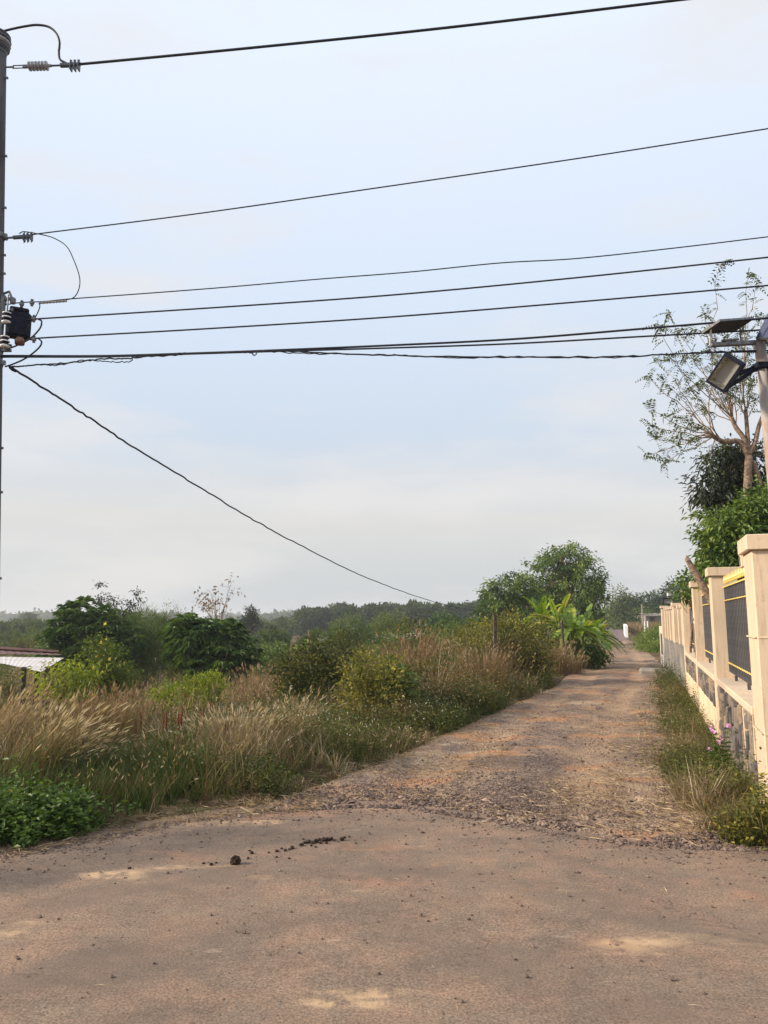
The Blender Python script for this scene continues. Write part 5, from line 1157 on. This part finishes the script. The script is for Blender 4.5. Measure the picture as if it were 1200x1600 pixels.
for px, D, k, s_ in ((655, 17.5, 0, .62), (690, 19, 2, .7), (640, 22, 3, .8), (715, 20.5, 1, .75), (670, 25, 2, .95), (600, 20, 4, .7), (575, 23, 0, .9), (720, 26, 3, 1.0), (545, 21, 2, .8), (395, 19, 0, .7), (425, 22.5, 3, .8), (380, 24, 4, .9), (215, 19, 0, .8), (255, 20.5, 3, .8), (40, 19, 1, .9)): spots.append((B(px, D)[0], D, k, s_))
for x, y, k, s_ in spots:
    cm_, sm_, lab = protos[k]; t = thing('scrub_shrub', lab + ' ' + where(600 + x / y * FH, y), 'shrub', (x, y, float(zt(x, y))), rng.uniform(0, 6.28), 'scrub shrubs scattered over the field')
    t.scale = (s_, s_, s_ * rng.uniform(.8, 1.25)); inst('crown', cm_, t); inst('stems', sm_, t)

# ------------------------------------------------------------------ trees along the lane
tree('big_tree', 'largest full crowned broadleaf tree behind the banana plants', 'tree', B(888, 46), [lob(885, 880, 46, 36, 26), lob(858, 905, 46, 32, 26), lob(915, 905, 46, 30, 30), lob(885, 925, 46, 52, 30), lob(845, 940, 45.6, 22, 26), lob(925, 940, 45.8, 24, 28), lob(880, 955, 45.5, 44, 26), lob(875, 865, 46, 16, 12), lob(905, 868, 46, 14, 14)],
     'broad', 430, 36, .17, .21, .10, .25, .5, .2, .6, .3, 51, .16, .35, 90, shell=.62, rough=.7)
tree('lane_tree', 'smaller rounded green tree beside the largest tree', 'tree', B(795, 41), [lob(795, 920, 41, 30, 24), lob(770, 935, 41, 20, 22), lob(822, 935, 41, 20, 26), lob(795, 950, 41, 40, 22), lob(765, 970, 40.6, 24, 22), lob(800, 985, 40.4, 36, 20)],
     'broad', 300, 34, .15, .18, .09, .25, .5, .2, .5, .28, 52, .12, .35, 60, rough=.65, shell=.6)
tree('round_dark_tree', 'compact dark green tree out in the scrub before the wood', 'tree', B(698, 48), [lob(690, 978, 48, 24, 20), lob(712, 982, 48, 22, 18), lob(700, 992, 48, 30, 14)], 'mango', 110, 26, .2, .24, .08, .3, .5, .3, .5, .2, 53, .08, .3, 16)
tree('green_field_tree', 'light green feathery tree rising from the field scrub', 'tree', B(610, 46), [lob(612, 972, 46, 24, 16), lob(590, 985, 46, 22, 16), lob(632, 985, 46, 20, 16)], 'feather', 110, 26, .2, .2, .05, .2, .4, 0, .75, .2, 54, .07, .35, 20)
tree('green_field_tree', 'second lighter tree rising from the field scrub behind the olive bush', 'tree', B(545, 44), [lob(545, 980, 44, 24, 18), lob(525, 992, 44, 20, 14), lob(565, 990, 44, 18, 14)], 'feather', 100, 26, .2, .2, .05, .2, .4, 0, .6, .2, 55, .07, .35, 20)
tree('lane_hedge_shrub', 'bright bushy shrub growing beside the white bridge parapet', 'shrub', B(1012, 38), [lob(1012, 1002, 38, 17, 15), lob(1025, 1000, 37, 16, 18), lob(1022, 1014, 36, 20, 11), lob(1003, 1012, 39, 12, 9), lob(1030, 988, 38, 12, 11)], 'broad', 200, 26, .16, .14, .05, .2, .5, -.2, .75, .2, 56, .04, .2, 30)
far_specs = [(948, 985, 105, 30, 40, 'pale thin far tree nearest the largest tree', .75, 'feather', 10), (985, 945, 110, 26, 26, 'rounded far green tree beyond the bridge', .5, 'far', 20), (968, 940, 112, 22, 28, 'grey leafed far tree with open crown beyond the bridge', .85, 'feather', 9),
             (1022, 945, 115, 30, 24, 'dark far tree mass beside the cream wall top', .25, 'far', 20), (1052, 930, 118, 26, 28, 'tallest dark far tree just over the cream wall', .2, 'far', 20), (1005, 965, 100, 34, 14, 'low far green hedge tree beyond the pale pole', .55, 'far', 20), (1040, 965, 100, 24, 14, 'low dark far hedge tree under the small floodlight', .35, 'far', 20)]
for k, (px, py, D, rx, ry, lab, t0, leaf, per) in enumerate(far_specs):
    tree('far_tree', lab, 'tree', B(px, D), [lob(px, py, D, rx * .7, ry * .8), lob(px - rx * .5, py + ry * .5, D, rx * .55, ry * .6), lob(px + rx * .5, py + ry * .45, D, rx * .55, ry * .6), lob(px, py + ry, D, rx * .9, ry * .5)], leaf, 150, per, .42, .5, .22, .2, .5, .1, t0, .2, 60 + k, .14, .35, 24)
# earth bank with dry grass beyond the bridge
rng = np.random.default_rng(8); g = Geo(); N = 9000; D = rng.uniform(72, 98, N); px = rng.uniform(930, 1060, N); x = (px - 600) / FH * D; k = track_dist(x, D) > .4; x, D = x[k], D[k]
g.blades(rng, np.stack([x, D, zt(x, D)], 1), rng.uniform(.5, 1.5, len(x)), .06, .3, .3, np.clip(rng.normal(.66, .1, len(x)), 0, 1)); tag(g.build('far_dry_grass', M['grass']), 'rusty dry grass bank beyond the bridge', 'grass', kind='stuff')
# far sheet roofs between the trees
def hut(name, label, px, py, D, wd, dep, h, mat, rz=.2):
    b = B(px, D); zt_ = at(px, py, D)[2]; t = thing(name, label, 'building', b, rz); H = max(zt_ - b[2], 1.2)
    g = Geo(); g.box((0, 0, (H - .3) / 2 - .2), (wd * .92, dep * .9, H - .3 + .4)); g.build('wall', M['concrete'], t)
    g = Geo(); e = .35
    for s_ in (-1, 1):
        a = [np.array(p) for p in ((-wd / 2, 0, H), (wd / 2, 0, H), (wd / 2, s_ * dep / 2, H - e), (-wd / 2, s_ * dep / 2, H - e))]
        g.quad(*a); g.quad(*[p + np.array((0, 0, -.05)) for p in a]); g.quad(a[3], a[2], a[2] - (0, 0, .05), a[3] - (0, 0, .05))
    g.build('roof', M[mat], t)
    g = Geo(); g.box((-wd * .2, -dep * .455, (H - .5) / 2), (.7, .03, H - .6)); g.build('door', M['wood'], t)
hut('field_hut', 'white roofed hut almost hidden in the scrub', 640, 989, 52, 3.4, 3, 2, 'sheet'); hut('field_hut', 'smaller white roofed hut further along the scrub', 604, 994, 50, 1.6, 2, 2, 'sheet', -.3)
hut('field_hut', 'tiny white roofed hut deep in the field scrub', 512, 992, 56, 1.8, 2, 2, 'sheet', .1); hut('far_house', 'grey roofed far house behind the pale pole', 1016, 958, 99, 3.2, 4, 3, 'concrete', .1)
# dead stump trees and thin poles in the field
def bare_tree(label, px, py0, D, h_px, seed, r=.05, leaf=None, spread=.5, name='bare_tree', ncl=14, t0=.6):
    rng = np.random.default_rng(seed); b = B(px, D); top = at(px, py0, D); H = top[2] - b[2]; t = thing(name, label, 'tree', b)
    g = Geo(); limb(g, rng, (0, 0, -.2), (0, 0, H * .72), r, r * .5, 6, 6, .02); tips = []
    for k in range(9):
        z0 = H * rng.uniform(.45, .72); a = rng.uniform(0, 6.283); L = H * spread * rng.uniform(.3, .55); e = np.array((math.cos(a) * L, math.sin(a) * L, z0 + (H - z0) * rng.uniform(.5, 1.0)))
        P = limb(g, rng, (0, 0, z0), e, r * .4, r * .12, 4, 5, .1)
        for j in range(4):
            e2_ = e + rng.normal(0, .13 * H * spread, 3) + (0, 0, .03 * H); limb(g, rng, P[rng.integers(2, 5)], e2_, r * .16, r * .05, 3, 4, .1); tips.append(e2_)
    g.build('trunk', M['twig'], t)
    tips = np.array(tips); g = Geo(); C = tips[rng.integers(0, len(tips), ncl * 3)]; foliage(g, rng, C, unit(rng, len(C)), 5 if leaf is None else 16, H * .03, H * .035, H * .018, .2, .5, .2, 0, t0, .2); g.build('crown', M[leaf or 'dry_leaf'], t)
bare_tree('nearly leafless slender tree standing above the mango trees', 346, 916, 36, 60, 71, .05, None, .34)
bare_tree('thin tree with bunched dark leaves above the feathery shrub', 195, 940, 34, 40, 72, .04, 'dark', .55, 'slender_tree', 26, .6)
for px, py, D, hgt, lb in ((656, 968, 50, 3.0, 'dead grey stump pole in the field scrub'), (665, 970, 51, 2.2, 'pale thin post beside the dead stump pole'), (483, 985, 40, 2.2, 'thin pale stake among the field banana leaves')):
    b = B(px, D); H = at(px, py, D)[2] - b[2]; g = Geo(); g.tube([(0, 0, -.3), (.03, 0, H * .6), (0, 0, H)], [.10, .08, .05], 7); tag(g.build('dead_post', M['twig'], loc=b), lb, 'post')
# conical tree and lone far trees over the haze
tree('conical_tree', 'dark conical far tree standing alone over the field', 'tree', B(391, 82), [lob(391, 966, 82, 10, 8), lob(391, 957, 82, 6, 7), lob(391, 975, 82, 12, 8)], 'dark', 60, 26, .22, .4, .1, .1, .5, -.2, .5, .2, 81, .12, .3, 8)
tree('lone_far_tree', 'lone hazy tree on the far horizon by the pole', 'tree', B(46, 240), [lob(46, 968, 240, 11, 7), lob(42, 975, 240, 8, 5), lob(52, 974, 240, 7, 5)], 'far', 60, 20, .5, 1.0, .45, .1, .5, 0, .4, .2, 82, .3, .3, 8)

# ------------------------------------------------------------------ far wood and far scrub masses
rng = np.random.default_rng(400)
def wood(name, label, rows, per, L, W, t0, seed):
    rg = np.random.default_rng(seed); g = Geo()
    for (px, py, D, rx, ry) in rows:
        c, r = lob(px, py, D, rx, ry); gz = float(zt(c[0], c[1])); C, Nn = crown_points(rg, [(c, r)], 26, int(px), .6, .45)
        low = np.stack([c[0] + rg.normal(0, r[0] * .6, 12), c[1] + rg.normal(0, r[0] * .6, 12), gz + rg.random(12) * (c[2] - gz)], 1)
        C = np.concatenate([C, low]); Nn = np.concatenate([Nn, unit(rg, 12)]); foliage(g, rg, C, Nn, per, r[0] * .18, L * D / 150, W * D / 150, .15, .5, .1, 0, t0 + rg.normal(0, .1), .18)
        g.tube([(c[0], c[1], gz - .3), (c[0], c[1], c[2])], [.02 * r[0] + .1, .1], 5, 1)
    return tag(g.build(name, [M['far'], M['bark']]), label, 'wood', kind='stuff')
TOP = [(395, 975), (430, 968), (450, 962), (480, 952), (520, 948), (540, 946), (575, 950), (600, 944), (650, 943), (690, 945), (720, 942), (760, 940), (800, 945)]
TX, TY = zip(*TOP); rows = []
for k in range(95):
    px = rng.uniform(470, 790); D = rng.uniform(150, 215); y0 = np.interp(px, TX, TY); ry = rng.uniform(7, 12); rows.append((px, y0 + ry + rng.uniform(0, 14), D, rng.uniform(10, 18), ry))
wood('far_wood', 'distant dense green wood along the horizon', rows, 20, 1.0, .5, .34, 401)
rows = [(rng.uniform(-40, 470), 972 + rng.uniform(3, 14), rng.uniform(95, 230), rng.uniform(9, 16), rng.uniform(4, 8)) for k in range(110)]
wood('far_scrub', 'distant hazy scrub stretching along the horizon', rows, 16, .8, .4, .6, 402)
rows = [(rng.uniform(-40, 800), rng.uniform(990, 1008), rng.uniform(48, 85), rng.uniform(10, 20), rng.uniform(5, 9)) for k in range(80)]
wood('field_scrub', 'mid distance green scrub closing off the field', rows, 20, .6, .3, .62, 403)
rows = [(rng.uniform(930, 1260), 960 + rng.uniform(-12, 14), rng.uniform(120, 160), rng.uniform(12, 22), rng.uniform(8, 14)) for k in range(50)]
wood('far_lane_wood', 'distant wood behind the trees at the lane end', rows, 18, 1.0, .5, .3, 404)
rows = [(rng.uniform(-300, 1500), 966 + rng.uniform(-1, 3), rng.uniform(500, 900), rng.uniform(12, 26), rng.uniform(3, 5)) for k in range(130)]
wood('horizon_trees', 'faint hazy line of trees on the far horizon', rows, 12, 1.1, .6, .5, 405)

# ------------------------------------------------------------------ banana plants
rb = np.random.default_rng(500)
def banana_leaf(g, rng, base, az, el, L, W, t0, droop):
    n = 13; s_ = np.linspace(0, 1, n + 1); h = np.array((math.cos(az), math.sin(az), 0)); z = np.array((0, 0, 1.0)); sd = np.array((-math.sin(az), math.cos(az), 0))
    P = np.array([base + L * ((q * math.cos(el)) * h * (1 - .15 * droop * q) + (q * math.sin(el) - droop * q * q) * z) for q in s_])
    wprof = W * np.clip(np.sin(np.pi * np.clip(s_ * .93 + .07, 0, 1)) ** .55, .05, 1) * np.where(s_ < .12, s_ / .12, 1)
    g.tube(P, np.linspace(.022, .004, n + 1), 5, 1, cap=False)
    for side in (-1, 1):
        fold = rng.uniform(.15, .5); tw = rng.normal(0, .06)
        for i in range(1, n):
            gap = .0 if rng.random() < .6 else rng.uniform(.1, .35)
            a, b = P[i], P[i] + (P[i + 1] - P[i]) * (1 - gap); dz = rng.normal(0, .05) - abs(rng.normal(0, .08)) * (gap > 0)
            o0 = sd * side * wprof[i] + z * wprof[i] * (fold + dz) + (P[i + 1] - P[i]) * .35; o1 = sd * side * wprof[i + 1] * (1 - gap * .2) + z * wprof[i + 1] * (fold + dz) + (P[i + 1] - P[i]) * .35
            g.quad(a, b, b + o1, a + o0, 0, float(np.clip(t0 + rng.normal(0, .12), 0, 1)))
for k, (px, D, zc, nl, L, lab, t0) in enumerate(((872, 25.0, 1.45, 10, 1.6, 'tallest banana plant with upright torn leaves', .75), (893, 24.2, 1.3, 10, 1.5, 'banana plant behind the grey fence post', .55), (908, 24.6, 1.2, 10, 1.35, 'banana plant with a yellowing leaf by the lane', .55),
                                                 (924, 26.0, 1.1, 10, 1.25, 'banana plant drooping towards the lane', .5), (932, 28.2, 1.0, 9, 1.15, 'low banana plant at the far end of the clump', .6), (846, 26.0, 1.7, 9, 1.4, 'banana plant half hidden behind the tangled bush', .6), (905, 27.8, 1.25, 9, 1.5, 'banana plant at the back of the clump', .5))):
    b = B(px, D); b[2] = max(b[2], -.25); t = thing('banana_plant', lab, 'banana plant', b, group='banana plants by the lane')
    g = Geo(); limb(g, rb, (0, 0, -.2), (rb.normal(0, .05), rb.normal(0, .05), zc), .09, .05, 8, 6, .03); g.build('stem', M['stemgreen'], t, smooth=True)
    for j in range(nl + 5):
        az = j * 2.4 + rb.uniform(-.4, .4); el = rb.uniform(.0, 1.25); g = Geo()
        banana_leaf(g, rb, np.array((0, 0, zc * rb.uniform(.85, 1.0))), az, el, L * rb.uniform(.75, 1.1), .135 * rb.uniform(.8, 1.15), t0 + (.4 if j == 2 and k in (2, 4) else rb.normal(0, .12)), .25 + .55 * (1.25 - el) * .7); g.build('leaf', [M['banana'], M['bright']], t)
    g = Geo(); ids = 6
    for j in range(ids): banana_leaf(g, rb, np.array((0, 0, zc * rb.uniform(.5, .8))), rb.uniform(0, 6.28), -.5, .6, .06, .3, .5)
    g.build('dead_leaves', [M['dry_leaf'], M['dry_leaf']], t)
tree('vine_shrub', 'glossy green vine shrub under the banana leaves', 'shrub', B(902, 24.2), [lob(895, 1018, 24.2, 20, 14), lob(918, 1022, 24.6, 20, 12), lob(930, 1028, 25, 12, 9)], 'weed', 150, 22, .13, .12, .06, .3, .5, .2, .7, .2, 57, .03, .2, 24)
# banana sprouts in the field
b = B(482, 41); t = thing('banana_plant', 'pale banana plant far out in the field scrub', 'banana plant', b); g = Geo(); limb(g, rb, (0, 0, -.2), (0, 0, 1.6), .09, .05, 7, 5, .03); g.build('stem', M['stemgreen'], t)
for j in range(8): g = Geo(); banana_leaf(g, rb, np.array((0, 0, 1.5)), j * 2.4, rb.uniform(.4, 1.2), 1.5, .2, .7, .5); g.build('leaf', [M['banana'], M['bright']], t)

# ------------------------------------------------------------------ trees behind the wall
rng = np.random.default_rng(600); TD = 14.0
b = np.append(at(1172, 965, TD)[:2], 0.0); pt = thing('pruned_tree', 'hard pruned tree with long thin sprouting shoots behind the wall', 'tree', b)
def tl(px, py, D=TD): return at(px, py, D) - b
g = Geo(); F0 = tl(1168, 760); F1 = tl(1170, 712); F2 = tl(1180, 690)
g.tube(smooth_path([np.array((0, 0, -.3)), tl(1166, 850), F0, F1], 5), np.linspace(.095, .068, 16), 9)
stub1 = tl(1106, 676); g.tube(smooth_path([F1, tl(1155, 690), tl(1130, 690), stub1], 5), np.linspace(.058, .045, 16), 8)
stub2 = tl(1143, 652); g.tube(smooth_path([F1, tl(1162, 685), tl(1150, 668), stub2], 5), np.linspace(.052, .04, 16), 8)
stub3 = tl(1196, 640); g.tube(smooth_path([F1, F2, tl(1186, 665), stub3], 5), np.linspace(.052, .036, 16), 8)
g.tube(smooth_path([tl(1176, 720), tl(1184, 745), tl(1195, 790), tl(1198, 830)], 4), np.linspace(.055, .05, 13), 7); stub4 = tl(1165, 640); g.tube(smooth_path([F1, tl(1168, 680), stub4], 5), np.linspace(.048, .036, 11), 8)
g.build('trunk', M['bark_pale'], pt, smooth=True)
tips = [(1127, 412, 0), (1169, 430, 3), (1181, 447, 3), (1044, 488, 1), (1029, 512, 1), (1026, 564, 0), (1014, 588, 0), (1017, 640, 0), (1014, 665, 0), (1027, 686, 0), (1086, 514, 1), (1101, 492, 1), (1010, 711, 0), (1038, 723, 0), (1055, 520, 1), (1070, 560, 1), (1075, 610, 0), (1050, 650, 0),
        (1110, 545, 1), (1135, 530, 1), (1150, 540, 1), (1160, 520, 3), (1178, 540, 3), (1190, 500, 2), (1205, 520, 2), (1215, 480, 2), (1095, 600, 1), (1120, 590, 1), (1060, 690, 0), (1080, 660, 0), (1100, 640, 1), (1155, 590, 3), (1175, 600, 3), (1195, 580, 2), (1145, 600, 1), (1220, 560, 2),
        (1210, 610, 2), (1165, 560, 3), (1126, 560, 1), (1040, 600, 0), (1048, 560, 0), (1090, 560, 1), (1140, 620, 3), (1185, 625, 3), (1112, 520, 1), (1230, 640, 2), (1105, 720, 0), (1130, 700, 0)]
src = [(stub1, F1), (stub2, F1), (stub3, F2), (stub4, F1)]
g = Geo(); gl = Geo(); gpod = Geo()
def fronds(G_, rng, P, D, L, n_pair=6):
    N = len(P); D = D / np.linalg.norm(D, axis=1)[:, None]; up = rng.normal(0, .4, (N, 3)); up[:, 2] += 1; S = np.cross(D, up); S /= np.linalg.norm(S, axis=1)[:, None]
    for j in range(n_pair):
        q_ = (j + .6) / n_pair; C = P + D * L[:, None] * q_ - np.array((0, 0, 1)) * (L * q_ * q_ * .35)[:, None]
        for sg in (-1, 1): G_.leaves(rng, C, S * sg + D * .35, L * .32 * (1.1 - .5 * q_), L * .12, .1, .2, 0, np.clip(rng.normal(.5, .22, N), 0, 1))
for px, py, k in tips:
    a, f = src[k]; s0_ = a + (f - a) * rng.uniform(0, .35); e = tl(px, py, TD + rng.normal(0, .7)); P = limb(g, rng, s0_, e, .013, .004, 4, 8, .05)
    L = np.linalg.norm(e - s0_); nf = int(4 + L * 2.6)
    q_ = np.concatenate([np.full(6, 1.0), .3 + .68 * rng.random(nf) ** .8]); pos = np.array([np.array([np.interp(v, np.linspace(0, 1, 8), P[:, c]) for c in range(3)]) for v in q_])
    D_ = rng.normal(0, .8, (len(q_), 3)); D_[:, 2] += .1; fronds(gl, rng, pos, D_, rng.uniform(.14, .30, len(q_)) * np.where(q_ == 1, 1.15, .9))
    if rng.random() < .6:
        m = 3; pp = pos[rng.integers(0, len(pos), m)]; gpod.leaves(rng, pp, np.tile(np.array((0, 0, -1.0)), (m, 1)) + rng.normal(0, .15, (m, 3)), .16, .016, .1, 0, 0, rng.random(m))
g.build('shoots', M['bark_pale'], pt); gl.build('crown', M['pinnate'], pt); gpod.build('seed_pods', M['dry_leaf'], pt)['kind'] = 'stuff'
tree('dark_leaf_tree', 'dark leaved tree under the pruned shoots', 'tree', np.append(at(1150, 965, 15.5)[:2], 0), [lob(1135, 725, 15.5, 34, 26), lob(1110, 765, 15.5, 24, 20), lob(1150, 765, 15.7, 34, 34), lob(1125, 795, 15.6, 20, 20), lob(1165, 730, 16, 34, 40)], 'dark', 170, 26, .14, .14, .055, .35, .4, .35, .5, .25, 91, .1, .4, 40)
tree('wall_tree', 'light green leafy tree rising over the railings', 'tree', np.append(at(1165, 965, 12.0)[:2], 0), [lob(1150, 830, 12, 46, 34), lob(1180, 810, 12.2, 40, 36), lob(1132, 855, 11.9, 28, 30), lob(1122, 885, 11.9, 18, 18), lob(1165, 870, 11.8, 50, 36), lob(1140, 890, 11.9, 34, 20), lob(1110, 868, 12.3, 14, 10), lob(1195, 790, 12.4, 26, 30)], 'broad', 420, 34, .075, .10, .045, .3, .45, .25, .62, .3, 92, .08, .4, 80, rough=.65)
tree('wall_shrub', 'small leafy shrub overhanging a far pillar', 'shrub', np.append(at(1069, 965, 16.2)[:2] + np.array((.15, 0)), 0), [lob(1068, 926, 15.6, 7, 7), lob(1074, 908, 16, 7, 12), lob(1086, 925, 16.6, 9, 12)], 'broad', 34, 20, .1, .12, .05, .3, .4, .3, .6, .2, 93, .03, .5, 12)
a = at(1075, 876, 11.4); e = at(1104, 925, 11.4); g = Geo(); g.tube(np.array([a, a + (e - a) * .5, e + (e - a) * .8]) - a, [.04, .06, .065], 8); g.tube(np.array([a + (-.02, 0, .09), a]) - a, [.002, .05], 8); tag(g.build('leaning_log', M['bark_pale'], loc=a), 'broken pale tree limb leaning above the railings', 'log')

# ------------------------------------------------------------------ periwinkles by the wall
rng = np.random.default_rng(700)
def periwinkle(name, label, base, heads, mat, lean=0):
    t = thing(name, label, 'flower', base); g = Geo(); gl = Geo()
    for h in heads:
        h = np.asarray(h) - base; P = limb(g, rng, (rng.normal(0, .02), rng.normal(0, .02), -.03), h, .006, .004, 5, 6, .06)
        for v in np.linspace(.3, .97, 9):
            p = np.array([np.interp(v, np.linspace(0, 1, 6), P[:, c]) for c in range(3)]); m = 4; an = rng.uniform(0, 6.28) + np.arange(m) * 1.571
            gl.leaves(rng, np.tile(p, (m, 1)), np.stack([np.cos(an), np.sin(an), np.full(m, .35)], 1), .055 * rng.uniform(.7, 1.2, m), .024, .15, .3, 0, rng.uniform(.1, .7, m), mid=.55)
    g.build('stems', M['stemgreen'], t); gl.build('leaves', M['weed'], t)
    for h in heads:
        g = Geo(); c = np.asarray(h) - base + np.array((0, -.012, .012)); R_ = frame(np.array((-.35, -.8, .35)) + rng.normal(0, .15, 3)); a0 = rng.random() * 6
        an = a0 + np.arange(5) * 1.2566; D_ = np.cos(an)[:, None] * R_[:, 0] + np.sin(an)[:, None] * R_[:, 2] + R_[:, 1] * .15
        g.leaves(rng, np.tile(c, (5, 1)), D_, .028, .03, .03, 0, 0, rng.uniform(.2, 1, 5), mid=.68); g.lathe([(0, .005), (.004, .004)], c + R_[:, 1] * .002, R_[:, 1], 6, 1)
        g.build('flower', [mat, M['flower_r']], t)
DW = 7.6
b = gx(1122, DW); b[2] = float(zsurf(b[0], b[1])); periwinkle('periwinkle', 'periwinkle plant with five pink flowers at the wall foot', b, [at(1111, 1138, DW), at(1113, 1145, DW - .05), at(1127, 1154, DW - .05), at(1121, 1161, DW - .1), at(1108, 1173, DW - .15), at(1138, 1136, DW + .05)], M['flower_p'])
b = gx(1196, 6.3); b[2] = 0; periwinkle('periwinkle', 'periwinkle with a red flower against the gate pillar', b, [at(1192, 1153, 6.1), at(1204, 1150, 6.1), at(1190, 1190, 6.1)], M['flower_r'])

# ------------------------------------------------------------------ hazy air
g = Geo(); g.box((0, 1500, 4.0), (9000, 9000, 22.0)); hz_ = g.mesh('haze', []); m = bpy.data.materials.new('haze'); m.use_nodes = True; nt = m.node_tree; nt.nodes.clear()
oo = nt.nodes.new('ShaderNodeOutputMaterial'); pv = nt.nodes.new('ShaderNodeVolumePrincipled'); pv.inputs['Color'].default_value = (.90, .93, .97, 1); pv.inputs['Density'].default_value = .0007; pv.inputs['Anisotropy'].default_value = .2
nt.links.new(pv.outputs[0], oo.inputs['Volume']); hz_.materials.append(m)
ho = bpy.data.objects.new('haze', hz_); COL.objects.link(ho); tag(ho, 'thin pale haze hanging over the whole landscape', 'haze', kind='stuff')
